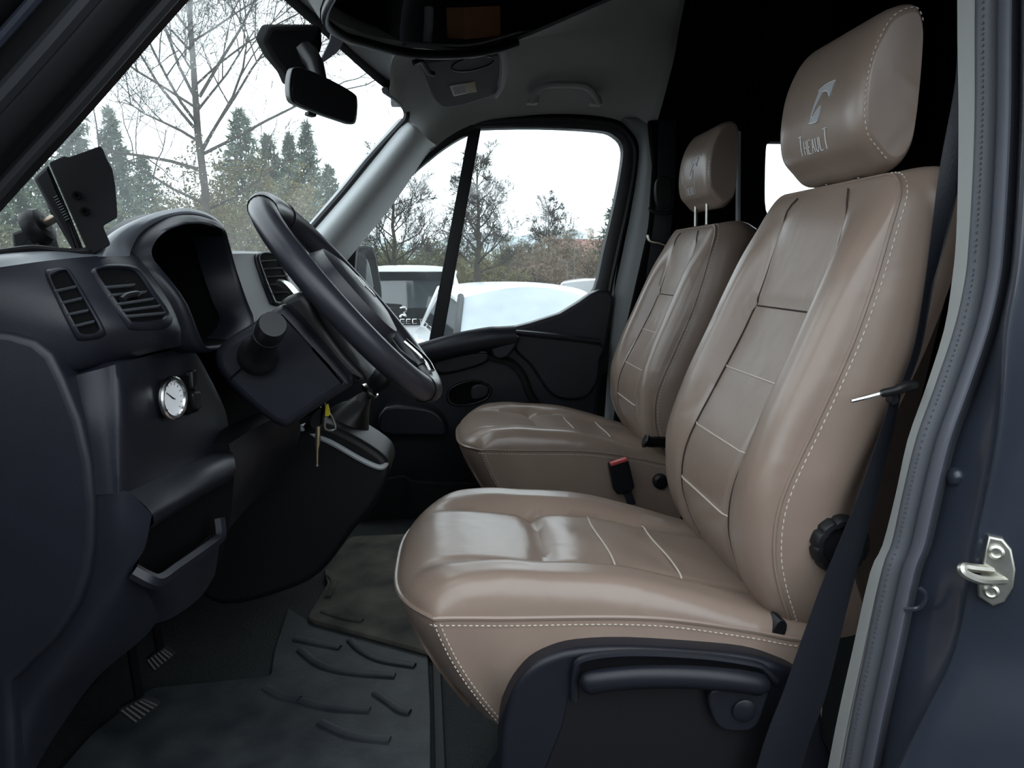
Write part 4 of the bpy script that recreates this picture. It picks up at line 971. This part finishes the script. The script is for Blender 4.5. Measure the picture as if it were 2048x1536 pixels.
# ================================================================== DASH MONITOR
mn = thing('dash_monitor', 'black hooded dash monitor on a bracket above the dashboard', 'monitor', P(170,500,1.12))
MS = [(97,325),(128,312),(138,314),(200,292),(206,298),(214,318),(225,338),(231,372),(235,425),(234,436),(206,452),(222,490),(192,505),(178,508),(165,480)]
obj('sun_hood', plate(rounded(px(MS, 1.045), .15, 2), (-.022, .046, .005), .001), MONB, mn)
obj('monitor_body', plate(rounded(px([(66,356),(96,328),(140,430),(168,500),(150,505),(112,440)], 1.05), .15, 2), (-.026, .050, .005), .004), MONB, mn)
rb = []
for k in range(10):
    rb.append(tube(px([(108+k*2.6, 396+k*5, 1.049),(116+k*2.6, 392+k*5, 1.049)]), .0012, 5))
o = obj('grip_ribs', merge(*rb), PLA, mn); o['kind'] = 'stuff'
obj('back_bracket', plate(rounded(px([(84,388),(92,384),(110,428),(102,430)], 1.07), .2, 2), (-.01, .035, 0), .002), MONB, mn)
for u, v in ((155,391),(171,423)): obj('screw', revolve([(.0055,0),(.0055,-.003),(.003,-.003),(.003,.001)], P(u, v, 1.0445), (0,1,0), 12), VOID, mn)
obj('mount_rod', tube(px([(84,450,1.09),(114,434,1.09)]), .006, 10), mat('bronze_rod', (.30,.24,.19), .35, .5, .9), mn)
wc = P(76, 455, 1.09)
obj('wing_nut', revolve([(.012,-.012),(.024,-.010),(.026,-.004),(.026,.004),(.022,.010),(.012,.012)], wc, (.9,.0,.45), 10), MONB, mn)
obj('mount_block', plate(rounded(px([(20,465),(44,456),(70,458),(80,495),(84,512),(26,514)], 1.075), .2, 3), (0, .05, 0), .005), MONB, mn)
obj('mount_foot', plate(rounded(px([(22,508),(88,504),(90,514),(26,517)], 1.07), .2, 3), (0, .06, 0), .003), MONB, mn)
tag(obj('power_cable', tube(catm(px([(-120,528,.985),(-40,512,1.0),(20,502,1.02),(70,497,1.03),(130,503,1.035),(165,503,1.04),(184,499,1.05)]), 6), .0045, 8), MONB), 'black power cable running along the dash top to the monitor', 'cable')

# ================================================================== FLOOR: MATS, PEDALS
fz = FZ + .001
def fl_(l, z): return [PZ(u, v, z) for u, v in l]
dm = thing('driver_floor_mat', 'dark rubber driver floor mat with raised ridges', 'floor mat', PZ(700, 1380, fz))
obj('mat_sheet', plate(rounded(fl_([(575,1215),(612,1238),(856,1302),(862,1420),(862,1560),(100,1560),(180,1470),(300,1375),(540,1352),(548,1300)], fz+.008), .1, 2), (0,0,-.008), .003), MATR, dm)
RG = [[(588,1278),(620,1284),(680,1296)],[(700,1280),(720,1300),(760,1320),(830,1332)],[(600,1300),(640,1330),(700,1345),(790,1352)],[(750,1385),(775,1402),(800,1420),(820,1425)],[(530,1375),(560,1392),(600,1398)],[(600,1402),(660,1415),(740,1420)],[(640,1445),(700,1470),(780,1480)]]
for l in RG: obj('ridge', tube(catm(fl_(l, fz+.009), 4), .006, 6, nref=(0,0,1), r2=.010), MATR, dm)
pmn = thing('passenger_floor_mat', 'worn brownish floor mat overlapping between the seats', 'floor mat', PZ(740, 1180, fz+.01))
obj('mat_sheet', plate(rounded(fl_([(612,1236),(655,1165),(648,1140),(700,1072),(1000,1060),(1000,1335),(860,1303),(740,1270)], fz+.020), .12, 2), (0,0,-.010), .003), MATC, pmn)
for l in [[(645,1222),(690,1236),(725,1242)],[(660,1150),(668,1165),(655,1195)]]: obj('ridge', tube(catm(fl_(l, fz+.021), 4), .006, 6, nref=(0,0,1), r2=.010), MATC, pmn)
struct('trim_6', plate(fl_([(864,1300),(880,1300),(893,1560),(870,1560)], fz+.012), (0,0,-.012), .003), RUB, 'black plastic floor edge strip beside the driver mat')
for nm, q, lab in (('brake_pedal', [(288,1320,1.45),(326,1296,1.45),(348,1312,1.45),(306,1346,1.45)], 'ribbed rubber brake pedal in the dark footwell'), ('clutch_pedal', [(232,1420,1.35),(284,1396,1.35),(318,1412,1.35),(270,1452,1.35)], 'ribbed rubber clutch pedal low in the dark footwell')):
    pt = px(q); t = thing(nm, lab, 'pedal', sum(pt, Vector())/4)
    nn = (pt[1]-pt[0]).cross(pt[2]-pt[1]).normalized()
    if nn.dot(CAM-pt[0]) < 0: nn = -nn
    obj('pad', plate(rounded(pt, .15, 2), -nn*.015, .003), RUB, t)
    for k in range(5):
        f = .15+.175*k; a, b = pt[0].lerp(pt[1], f), pt[3].lerp(pt[2], f); obj('rib', tube([a.lerp(b,.1)+nn*.001, a.lerp(b,.9)+nn*.001], .003, 6), mat('pedal_rib', (.014,.014,.014), .6), t)
    cp = sum(pt, Vector())/4; obj('pedal_arm', tube([cp - nn*.012, cp + Vector((-.010, .015, .12)), cp + Vector((-.012, .02, .30))], .009, 8), VOID, t)

# ================================================================== OUTSIDE
GZ = -.62
struct('ground', merge(([(-60,-30,GZ),(60,-30,GZ),(60,17,GZ),(-60,17,GZ)], [(0,1,2,3)])), ASPH, 'grey asphalt of the parking area', smooth=False)
struct('ground.001', ([(-300,17,GZ),(300,17,GZ),(300,300,GZ-3),(-300,300,GZ-3),(-300,13.4,GZ+.006),(-2.4,13.4,GZ+.006),(-2.4,17.01,GZ+.006),(-300,17.01,GZ+.006)], [(0,1,2,3),(4,5,6,7)]), GRASS, 'rough grass verge beyond the parking area', smooth=False)
struct('ground.002', ([(-300,-200,GZ-.01),(300,-200,GZ-.01),(300,17,GZ-.01),(-300,17,GZ-.01)], [(0,1,2,3)]), ASPH, 'asphalt stretching around the van', smooth=False)
def og(u, Y): return Vector((CAM.x + (u-900)/F*Y*1.003, Y, GZ if Y < 17 else GZ-3*(Y-17)/283))
def hgt(v, Y): return CAM.z + (530-v)/F*Y           # height seen at row v and distance Y
PLANTS = [(10.43, 62.0, 4.6)]          # the house plot
def plant(u, Y, r):
    """first free spot on this bearing, going back from Y; a plant set further back is larger in proportion"""
    y = Y
    while y < Y + 45:
        k = y/Y; p = og(u, y)
        if all(math.hypot(p.x-q[0], p.y-q[1]) >= (r*k+q[2]) for q in PLANTS): break
        y += .3
    PLANTS.append((p.x, p.y, r*k)); return y, k
class Tw:
    def __init__(s): s.V = []; s.F = []
    def seg(s, a, b, ra, rb, n=3):
        t = (b-a)
        if t.length < 1e-6: return
        t.normalize(); x = t.orthogonal().normalized(); y = t.cross(x); k = len(s.V)
        for p, r in ((a, ra), (b, rb)):
            for i in range(n):
                q = 2*math.pi*i/n; s.V.append(p + x*(r*math.cos(q)) + y*(r*math.sin(q)))
        for i in range(n): s.F.append((k+i, k+(i+1) % n, k+n+(i+1) % n, k+n+i))
    def leaf(s, p, d, w):
        x = d.orthogonal().normalized()*w; k = len(s.V)
        s.V += [p-x*.5, p+x*.5, p+d]; s.F.append((k, k+1, k+2))
def rnd(a, b): return random.uniform(a, b)
def rdir(): 
    while True:
        v = Vector((rnd(-1,1), rnd(-1,1), rnd(-1,1)))
        if .1 < v.length < 1: return v.normalized()
def grow(T, p, d, L, r, depth, mind, up=.12, spread=.75, kids=(3,4), bend=.25):
    n = 4 if depth > 1 else 3; pts = [p]
    for i in range(n):
        d = (d + rdir()*bend*.5 + Vector((0,0,up*.3))).normalized(); q = pts[-1] + d*(L/n)
        T.seg(pts[-1], q, r*(1-.55*i/n), r*(1-.55*(i+1)/n), 5 if r > .03 else 3); pts.append(q)
    if depth <= 0: return
    for k in range(random.randint(*kids)):
        t = rnd(.3, 1.0); i = min(n-1, int(t*n)); b = pts[i].lerp(pts[i+1], t*n-i)
        nd = (d + rdir()*spread*1.25 + Vector((0,0,up))).normalized()
        grow(T, b, nd, L*rnd(.5,.78), max(mind, r*rnd(.38,.55)), depth-1, mind, up, spread, kids, bend)
def bare_tree(name, label, u, Y, vtop, r0, depth, group=None, mt=BARK, start=.25, nb=14, mind=.006, spread=.75, kids=(3,4), extra=()):
    b = og(u, Y); Ht = hgt(vtop, Y) - b.z; PLANTS.append((b.x, b.y, min(1.0, r0*9)))
    t = thing(name, label, 'tree', b, group)
    T = Tw(); n = 10; pts = [b - Vector((0,0,.05))]
    for i in range(1, n+1): pts.append(b + Vector((rnd(-.02,.02)*Ht*.4, rnd(-.02,.02)*Ht*.4, Ht*i/n)))
    for i in range(n): T.seg(pts[i], pts[i+1], r0*(1-.85*i/n), r0*(1-.85*(i+1)/n), 8)
    obj('trunk', (T.V, T.F), mt, t, recalc=False)
    B = Tw()
    for (h, ang, el, Lb, rr) in extra:
        d = Vector((math.cos(ang)*math.cos(el), math.sin(ang)*math.cos(el), math.sin(el)))
        grow(B, b + Vector((0,0,h)), d, Lb, rr, depth, mind, .10, spread, (3,5), .45)
    for k in range(nb):
        f = start + (1-start)*(k+rnd(0,1))/nb; i = min(n-1, int(f*n)); p = pts[i].lerp(pts[i+1], f*n-i)
        a = k*2.4 + rnd(-.4,.4); el = rnd(.35, .95)
        d = Vector((math.cos(a)*math.cos(el), math.sin(a)*math.cos(el), math.sin(el)))
        grow(B, p, d, Ht*rnd(.22,.34)*(1.15-f*.75), r0*.42*(1.1-f*.8), depth, mind, .12, spread, kids)
    obj('branches', (B.V, B.F), mt, t, recalc=False)
    return t
def conifer(label, u, Y, vtop, wid, group='conifers in the treeline', mt=NEED, sparse=1.0):
    wid *= .88; Y, k_ = plant(u, Y, wid*.92); wid *= k_
    b = og(u, Y); Ht = hgt(vtop, Y) - b.z
    t = thing('conifer_tree', label, 'tree', b, group)
    T = Tw(); T.seg(b, b + Vector((0,0,Ht)), .03*Ht*.5, .01, 6); obj('trunk', (T.V, T.F), BARK, t, recalc=False)
    L = Tw(); n = int(34*sparse); 
    for i in range(n):
        f = (i+.5)/n; z = Ht*(.10+.90*f); R = wid*(1-f)**.85 * rnd(.75,1.15) + .10
        for k in range(int(12*(1-f)+6)):
            a = rnd(0, 6.283); rr = R*rnd(.55, 1.1); d = Vector((math.cos(a), math.sin(a), rnd(-.25,.12)))
            p0 = b + Vector((0,0,z+rnd(-.15,.15)))
            L.seg(p0, p0 + d*rr, .018, .006, 3)
            for q in range(int(16*sparse)+4):
                s = rnd(.2, 1.0); p = p0 + d*rr*s; dd = (d*.5 + rdir()*.9 + Vector((0,0,-.1))).normalized()
                L.leaf(p, dd*rnd(.14,.34)*(.6+Ht*.05)*k_**.5, rnd(.05,.10)*(.6+Ht*.05)*k_**.5)
    o = obj('needles', (L.V, L.F), mt, t, smooth=False, recalc=False); o['kind'] = 'stuff'
    return t
def bush(name, label, u, Y, vtop, rad, mt, group=None, n=1600, lw=.10, stems=26, lmat=None):
    rad *= .80; Y, k_ = plant(u, Y, rad*1.08); rad *= k_; lw *= k_
    b = og(u, Y); Ht = hgt(vtop, Y) - b.z
    t = thing(name, label, 'bush', b, group)
    S = Tw(); L = Tw()
    for k in range(stems):
        a = rnd(0, 6.283); r = rad*math.sqrt(rnd(0,1)); hh = Ht*rnd(.55,1.05)*(1-.45*(r/rad)**2)
        p0 = b + Vector((math.cos(a)*r*.45, math.sin(a)*r*.45, 0)); d = Vector((math.cos(a)*r*.55, math.sin(a)*r*.55, hh))
        pr = p0
        for i in range(1, 5):
            q = p0 + d*(i/4) + rdir()*.12; S.seg(pr, q, .022*(1-i*.2)+.004, .022*(.8-i*.18)+.003, 3)
            for m_ in range(7):
                c = pr.lerp(q, rnd(0,1)); e = c + (rdir() + Vector((0,0,.5))).normalized()*rnd(.2,.7)*(.5+Ht*.12); S.seg(c, e, .008, .003, 3)
                for w in range(max(1, n//(stems*28))):
                    L.leaf(c.lerp(e, rnd(.2,1)) + rdir()*.12, rdir()*rnd(.6,1.4)*lw, lw*rnd(.5,1))
            pr = q
    o = obj('stems', (S.V, S.F), mt, t, smooth=False, recalc=False)
    o = obj('leaves', (L.V, L.F), lmat or mt, t, smooth=False, recalc=False); o['kind'] = 'stuff'
    return t
# --- seen through the windscreen
bare_tree('bare_tree', 'tall bare tree with spreading branches seen through the windscreen', 440, 15, -330, .095, 4, nb=26, start=.34, mind=.0045, kids=(4,5),
          extra=[(3.3, math.pi+.1, .42, 2.4, .036), (2.7, math.pi-.2, .62, 2.6, .033), (3.6, .15, .45, 2.6, .033), (3.9, math.pi+.3, .95, 2.2, .033), (3.7, -.2, .8, 2.2, .033), (2.6, .3, .35, 2.2, .028), (4.4, math.pi, 1.1, 3.0, .033), (4.6, .1, 1.15, 3.0, .033)])
for u, Y, v, r, mt in [(430,18,290,1.5,LEAF),(500,18,300,1.6,LEAF),(560,19,330,1.5,LEAF),(610,18,350,1.4,LEAF),(390,19,400,1.5,GREENB),(470,16,400,1.4,GREENB)]:
    bush('bush', 'olive brown ivy-covered thicket below the tall bare tree', u, Y, v, r, TWIG, 'thickets below the bare tree', 11000, .075, 46, mt)
for u, Y, v, r in [(120,20,440,1.8),(200,20,430,1.8),(280,20,420,1.9),(350,20,410,1.8),(40,20,440,1.8),(650,20,395,1.7),(700,21,420,1.7)]:
    bush('bush', 'grey green scrub along the foot of the treeline', u, Y, v, r, TWIG, 'scrub at the treeline foot', 9000, .08, 40, GREENB)
for u, Y, v, w in [(205,23,205,1.9),(275,24,245,1.7),(150,25,300,2.0),(90,24,330,1.9),(30,24,370,2.0),(330,27,330,2.2),(-40,25,360,2.2)]:
    conifer('greyish evergreen in the treeline beyond the dash monitor', u, Y, v, w, 'evergreens beyond the dash monitor')
for u, Y, v, w, s in [(510,22,245,2.1,1),(560,23,290,1.6,1)]:
    conifer('broad dark evergreen right behind the tall bare tree', u, Y, v, w, 'evergreens behind the bare tree')
for u, Y, v, w in [(632,26,265,1.25),(600,27,285,1.2),(672,27,345,1.3)]:
    conifer('slender dark spruce rising above the brown bushes', u, Y, v, w, 'spruces by the pillar')
# --- seen through the passenger window
bare_tree('bare_tree', 'slim bare tree seen through the quarter window', 792, 24, 335, .10, 4, nb=24, start=.2, mind=.006, kids=(4,4), spread=.6)
bare_tree('bare_tree', 'gnarled bare tree seen through the passenger window beside the division bar', 955, 21, 345, .11, 4, nb=20, start=.32, mind=.0055, kids=(4,5), spread=.9)
bare_tree('bare_tree', 'small far bare tree above the russet hedge', 1095, 34, 415, .09, 4, nb=16, start=.35, mind=.008, kids=(4,4), spread=.7)
bare_tree('pale_sapling', 'pale thin birch sapling in the hedge', 1146, 19, 470, .035, 2, nb=8, start=.4, mt=BARKL, mind=.004)
bare_tree('pale_sapling', 'pale leaning sapling low in the hedge', 1132, 18, 520, .03, 2, nb=7, start=.3, mt=BARKL, mind=.004)
for u, Y, v, r, mt, lm, lab, gr in [(745,22,480,1.5,TWIG,GREENB,'pale green hedge bush by the door mirror',None)] + \
    [(u, 24, v, 1.6, TWIG, GREENB, 'greenish brown hedge bush seen through the quarter window', 'hedge in the quarter window') for u, v in ((800,485),(850,470),(890,490))] + \
    [(u, 24, v, 1.6, TWIG, LEAF, 'olive hedge bush behind the white cars', 'olive hedge bushes') for u, v in ((930,500),(985,505),(1040,505))] + \
    [(u, 23, v, 1.5, TWIGR, TWIGR, 'russet bare hedge bush behind the dark car roof', 'russet hedge bushes') for u, v in ((1065,478),(1110,470),(1150,490),(1190,480))] + \
    [(u, 40, v, 3.0, TWIG, GREENB, 'distant grey scrub between the bare trees', 'distant scrub') for u, v in ((1000,455),(1040,465),(900,500),(1085,465))]:
    bush('bush', lab, u, Y, v, r, mt, gr, 9000, .085, 44, lm)
conifer('dark spruce at the rear edge of the passenger window', 1232, 26, 400, 1.5, None)
# --- distant hill, houses
hp = []
for k in range(41):
    u = -400 + 60*k; hp.append((u, 472 + 10*math.sin(k*.7) + 9*math.sin(k*1.9) + (30 if u < 700 else 0)))
V = []; Fc = []
for i, (u, v) in enumerate(hp):
    x = (u-900)/F*230
    V += [(x, 230, -8), (x, 238, hgt(v, 230)), (x, 300, hgt(v, 230)-4)]
for i in range(len(hp)-1): Fc += [(3*i, 3*i+3, 3*i+4, 3*i+1), (3*i+1, 3*i+4, 3*i+5, 3*i+2)]
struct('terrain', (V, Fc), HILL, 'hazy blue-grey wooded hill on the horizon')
def house(u, Y, veave, vridge, w, d, label):
    b = og(u, Y); ze, zr = hgt(veave, Y), hgt(vridge, Y)
    t = thing('house', label, 'house', b)
    obj('walls', box((b.x, b.y, (b.z+ze)/2), (w, d, ze-b.z)), RENDER, t, smooth=False)
    x0, x1, y0, y1 = b.x-w/2-.4, b.x+w/2+.4, b.y-d/2-.4, b.y+d/2+.4
    obj('roof', ([(x0,y0,ze-.1),(x1,y0,ze-.1),(x1,b.y,zr),(x0,b.y,zr),(x0,y1,ze-.1),(x1,y1,ze-.1)], [(0,1,2,3),(3,2,5,4),(0,3,4),(1,5,2),(0,4,5,1)]), ROOFT, t, smooth=False)
    obj('chimney', box((b.x+w*.2, b.y, zr+.2), (.5,.5,1.2)), RENDER, t, smooth=False)
    for k in (-.28, .05, .3): obj('window', box((b.x+w*k, b.y-d/2-.02, ze-1.1), (.9,.06,1.1)), CGLASS, t, smooth=False)
house(1160, 62, 502, 479, 3.6, 6, 'house with red tiled roof far behind the hedge')

# --- cars
def car(name, label, loc, rz, paint, Lc=4.3, Wc=1.78, Hc=1.46, suv=False, group=None, wsm=None, pill=None):
    t = bpy.data.objects.new(name, None); COL.objects.link(t); WLOC[t.name] = Vector((0,0,0))
    t['label'] = label; t['category'] = 'car'
    if group: t['group'] = group
    hw = Wc/2; nose = .74 if not suv else .95; belt = Hc*.64
    # lower body: stations along x (front = +x)
    st = [(-Lc/2, .82, .45, belt*.92),(-Lc/2+.10,.92,.30,belt*1.0),(-Lc*.30,1.0,.22,belt*1.03),(0,1.0,.20,belt*1.0),(Lc*.18,1.0,.20,belt*.97),(Lc*.28,.99,.22,nose*1.12),(Lc*.40,.95,.24,nose*1.03),(Lc/2-.10,.86,.28,nose*.92),(Lc/2,.74,.38,nose*.72)]
    secs = []
    for x, k, zb, zt in st:
        w = hw*k; sec = [(x,-w*.9,zb),(x,-w,zb+.12),(x,-w*1.0,(zb+zt)*.55),(x,-w*.93,zt-.05),(x,-w*.84,zt),(x,0,zt+.03),(x,w*.84,zt),(x,w*.93,zt-.05),(x,w,(zb+zt)*.55),(x,w,zb+.12),(x,w*.9,zb)]
        secs.append([Vector(p) for p in sec])
    gg = []
    for j in range(11): gg.append(catm([s[j] for s in secs], 4))
    secs2 = [[g[i] for g in gg] for i in range(len(gg[0]))]
    bd = obj('body', loft(secs2), paint, t)
    # roof shell
    xr0, xr1 = (-Lc/2+.22, Lc*.04) if suv else (-Lc*.34, Lc*.06)
    def rsec(x, w, z, dz): return [Vector((x, -w, z-.05)), Vector((x,-w*.9,z-.012)), Vector((x,-w*.5,z+dz*.7)), Vector((x,0,z+dz)), Vector((x,w*.5,z+dz*.7)), Vector((x,w*.9,z-.012)), Vector((x,w,z-.05))]
    rs = [rsec(xr0-.06, hw*.62, Hc-.09, .02), rsec(xr0+.25, hw*.68, Hc-.045, .03), rsec((xr0+xr1)/2, hw*.70, Hc-.03, .03), rsec(xr1-.2, hw*.68, Hc-.05, .03), rsec(xr1, hw*.64, Hc-.10, .025)]
    gg = [catm([s[j] for s in rs], 4) for j in range(7)]
    obj('roof', patch([[g[i] for g in gg] for i in range(0, len(gg[0]), 4)], 3, 4, th=(0,0,-.03)), paint, t)
    wsb = Lc*.26; rwb = -Lc/2+.12
    zf = belt*.97
    def quad(a, b, c, d, bulge):
        n = (Vector(b)-Vector(a)).cross(Vector(d)-Vector(a)).normalized(); a, b, c, d = map(Vector, (a,b,c,d)); rows = []
        for i in range(5):
            v = i/4; l, r = a.lerp(d, v), b.lerp(c, v); rows.append([l.lerp(r, k/6) + n*bulge*math.sin(math.pi*k/6) for k in range(7)])
        return patch(rows, 1, 1, th=tuple(-n*.02))
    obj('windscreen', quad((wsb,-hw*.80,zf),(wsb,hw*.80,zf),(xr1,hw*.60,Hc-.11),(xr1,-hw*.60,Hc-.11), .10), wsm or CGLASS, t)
    rb_ = belt*1.0
    obj('rear_window', quad((rwb,hw*.74,rb_),(rwb,-hw*.74,rb_),(xr0-.06,-hw*.58,Hc-.10),(xr0-.06,hw*.58,Hc-.10), .05), CGLASS, t)
    for s in (-1, 1):
        poly = [Vector((wsb-.15, s*hw*.83, zf)), Vector((xr1-.02, s*hw*.645, Hc-.13)), Vector((xr0+.05, s*hw*.64, Hc-.12)), Vector((rwb+.15, s*hw*.80, rb_))]
        obj('side_window', plate(poly, (0, -s*.03, 0), .004), CGLASS, t, smooth=False)
        obj('roof_pillar', tube([(wsb, s*hw*.82, zf), (xr1, s*hw*.63, Hc-.10)], .028, 8), pill or paint, t)
        obj('roof_pillar', tube([(rwb+.02, s*hw*.77, rb_), (xr0-.04, s*hw*.61, Hc-.09)], .045, 8), paint, t)
        mr = obj('door_mirror', tube([(wsb-.35, s*hw*.9, zf+.02), (wsb-.35, s*(hw+.06), zf+.07), (wsb-.35, s*(hw+.17), zf+.08)], [.03,.07,.05], 10), paint, t)
        for x in (-Lc*.31, Lc*.31):
            w = obj('wheel', revolve([(.30,-.10),(.32,-.06),(.32,.06),(.30,.10),(.20,.11),(.19,.06),(.02,.07)], (x, s*(hw-.09), .32), (0, s, 0), 20), TYRE, t)
            obj('rim', revolve([(.19,0),(.17,.02),(.05,.03),(.01,.03)], (x, s*(hw-.03), .32), (0, s, 0), 14), STEEL, w)
        obj('head_lamp', box((Lc/2-.13, s*hw*.66, nose*.78), (.16,.34,.13)), WHITE, t, smooth=False)
        obj('tail_lamp', box((-Lc/2+.06, s*hw*.80, belt*.74), (.10,.22,.14)), RED, t, smooth=False)
    t.location = loc; t.rotation_euler = (0, 0, rz)
    return t, Hc, belt, xr0, rwb, hw
c1_, *_ = car('white_car', 'white car facing the van, its roof and windscreen filling the passenger window', (.62, 6.9, GZ), -math.pi/2 + .12, CARW, 4.2, 1.80, 1.44, wsm=mat('sky_reflection_screen', (.33,.38,.41), .12, .6, var=.12, vscale=3), pill=RUB)  # pale windscreen colour stands in for reflected sky
c2_, Hc, belt, xr0, rwb, hw = car('white_suv', 'white estate car seen from behind with dark rear window and wiper', (-.55, 11.3, GZ), math.pi/2, CARW, 4.4, 1.84, 1.60, suv=True)
obj('spoiler', box((xr0-.10, 0, Hc-.05), (.26, hw*1.30, .05)), CARW, c2_, smooth=False)
obj('spoiler_shade', box((xr0-.13, 0, Hc-.13), (.05, hw*1.22, .09)), VOID, c2_, smooth=False)  # black strip painted as the shadow gap under the spoiler
obj('black_band', box((rwb-.13, 0, belt*.985), (.04, hw*1.5, .20)), VOID, c2_, smooth=False)
obj('rear_wiper', tube([(rwb-.10, .02, belt*1.10), (rwb-.09, .40, belt*1.13)], .022, 6), VOID, c2_)
bz = belt*.99
obj('badge', tube(catm([Vector((rwb-.16, a*.5, bz+.04+b*.5)) for a, b in [(.06,.10),(-.04,.12),(-.08,.04),(-.02,.0),(-.07,-.08),(.02,-.05),(.07,-.10)]], 3), .014, 6), CHROME, c2_)
LT = {'P': [[(0,0),(0,1),(1,1),(1,.5),(0,.5)]], 'E': [[(1,1),(0,1),(0,0),(1,0)],[(0,.5),(.8,.5)]], 'U': [[(0,1),(0,0),(1,0),(1,1)]], 'G': [[(1,1),(0,1),(0,0),(1,0),(1,.5),(.5,.5)]], 'O': [[(0,0),(0,1),(1,1),(1,0),(0,0)]], 'T': [[(0,1),(1,1)],[(.5,1),(.5,0)]]}
for i, ch in enumerate('PEUGEOT'):
    obj('letter', merge(*[tube([(rwb-.156, .24 - i*.07 - a*.045, bz-.085+b*.05) for a, b in s_], .006, 4) for s_ in LT[ch]]), CHROME, c2_)
c3_, *_ = car('dark_car', 'dark grey car parked beyond the white car', (2.55, 13.6, GZ), -math.pi/2-.2, CARD_, 4.4, 1.80, 1.36)
# --- the van's own door mirror outside the passenger window
dm_ = thing('door_mirror', 'black door mirror of the van outside the quarter window', 'mirror', P(740,560,3.05))
MO = catm(px([(700,500),(722,491),(742,492),(752,505),(760,545),(766,590),(760,640),(720,650),(700,640)], 3.05), 3, True)
obj('mirror_shell', plate(MO, (-.08, .12, 0), .012), PLA2, dm_)
MC = sum(MO, Vector())/len(MO)
obj('mirror_glass', plate(catm([p + Vector((.004,-.005,0)) for p in px([(702,512),(720,508),(732,518),(740,545),(746,590),(740,632),(704,630)], 3.05)], 3, True), (-.003,.003,0), .0005), mat('mirror_silver', (.8,.82,.84), .03, .5, 1.0), dm_)
obj('mirror_arm', tube([MC + Vector((-.04,.0,-.1)), MC + Vector((-.04,-.12,-.12))], .03, 8), PLA2, dm_)
# --- the driver door, swung open beside the camera
od_ = thing('door_2', 'opened driver door of the van', None, (-.66, .82, 0), kind='structure')
R_ = Matrix.Rotation(math.radians(12), 3, 'Z')
def dpt(a, b, z): return Vector((-.70, .80, 0)) + R_ @ Vector((-b, -a, z))
def dbox(a0, a1, b0, b1, z0, z1): 
    V, Fc = box(((a0+a1)/2, (b0+b1)/2, (z0+z1)/2), (a1-a0, b1-b0, z1-z0)); return [dpt(*v) for v in V], Fc
obj('door_skin', dbox(0, 1.15, 0, .12, -.05, .86), PAINT, od_, smooth=False)
obj('door_lining', dbox(.05, 1.10, -.05, .0, .0, .82), PLA, od_, smooth=False)
obj('window_frame', merge(dbox(1.07, 1.15, .03, .09, .86, 1.55), dbox(.45, 1.15, .03, .09, 1.50, 1.58), ([dpt(a,b,z) for a,b,z in [(0,.03,.86),(.08,.03,.86),(.52,.03,1.5),(.44,.03,1.56),(0,.09,.86),(.08,.09,.86),(.52,.09,1.5),(.44,.09,1.56)]], [(0,1,2,3),(4,7,6,5),(0,4,5,1),(1,5,6,2),(2,6,7,3),(3,7,4,0)])), PAINT, od_, smooth=False)
# --- outer roof and driver side roof rail
RH = [(-.12, .84, 1.47)] + [(x, Y, hz(Y)) for Y, x in H] + [(-.11, 2.9, 1.50)]
struct('roof', merge(box((1.40, 1.83, 2.08), (3.2, 2.3, .04)), box((.2, .87, 1.775), (1.9, .16, .58)), patch([[Vector((x-.03, Y, z+.025)) for x, Y, z in RH], [Vector((x*.6-.10, Y, 1.80)) for x, Y, z in RH], [Vector((-.10, Y, 2.07)) for x, Y, z in RH]], 3, 4, th=(-.02, 0, .02))), PAINT, 'van roof panel and door header above the cab', smooth=False)

struct('body_front', merge(box((-1.49, .86, .22), (1.15, .14, 1.16)), box((-1.49, 1.83, .74), (1.15, 1.80, .08)), box((-1.49, 2.83, .22), (1.15, .14, 1.16))), PAINT, 'dark painted front wings and bonnet of the van', smooth=False)
nv, *_ = car('shade_van', 'dark grey van added out of view to shade the driver side', (.3, -2.75, GZ), 0.05, CARD_, 5.4, 2.0, 2.35, suv=True)  # unseen van, added to block sky light on the driver side
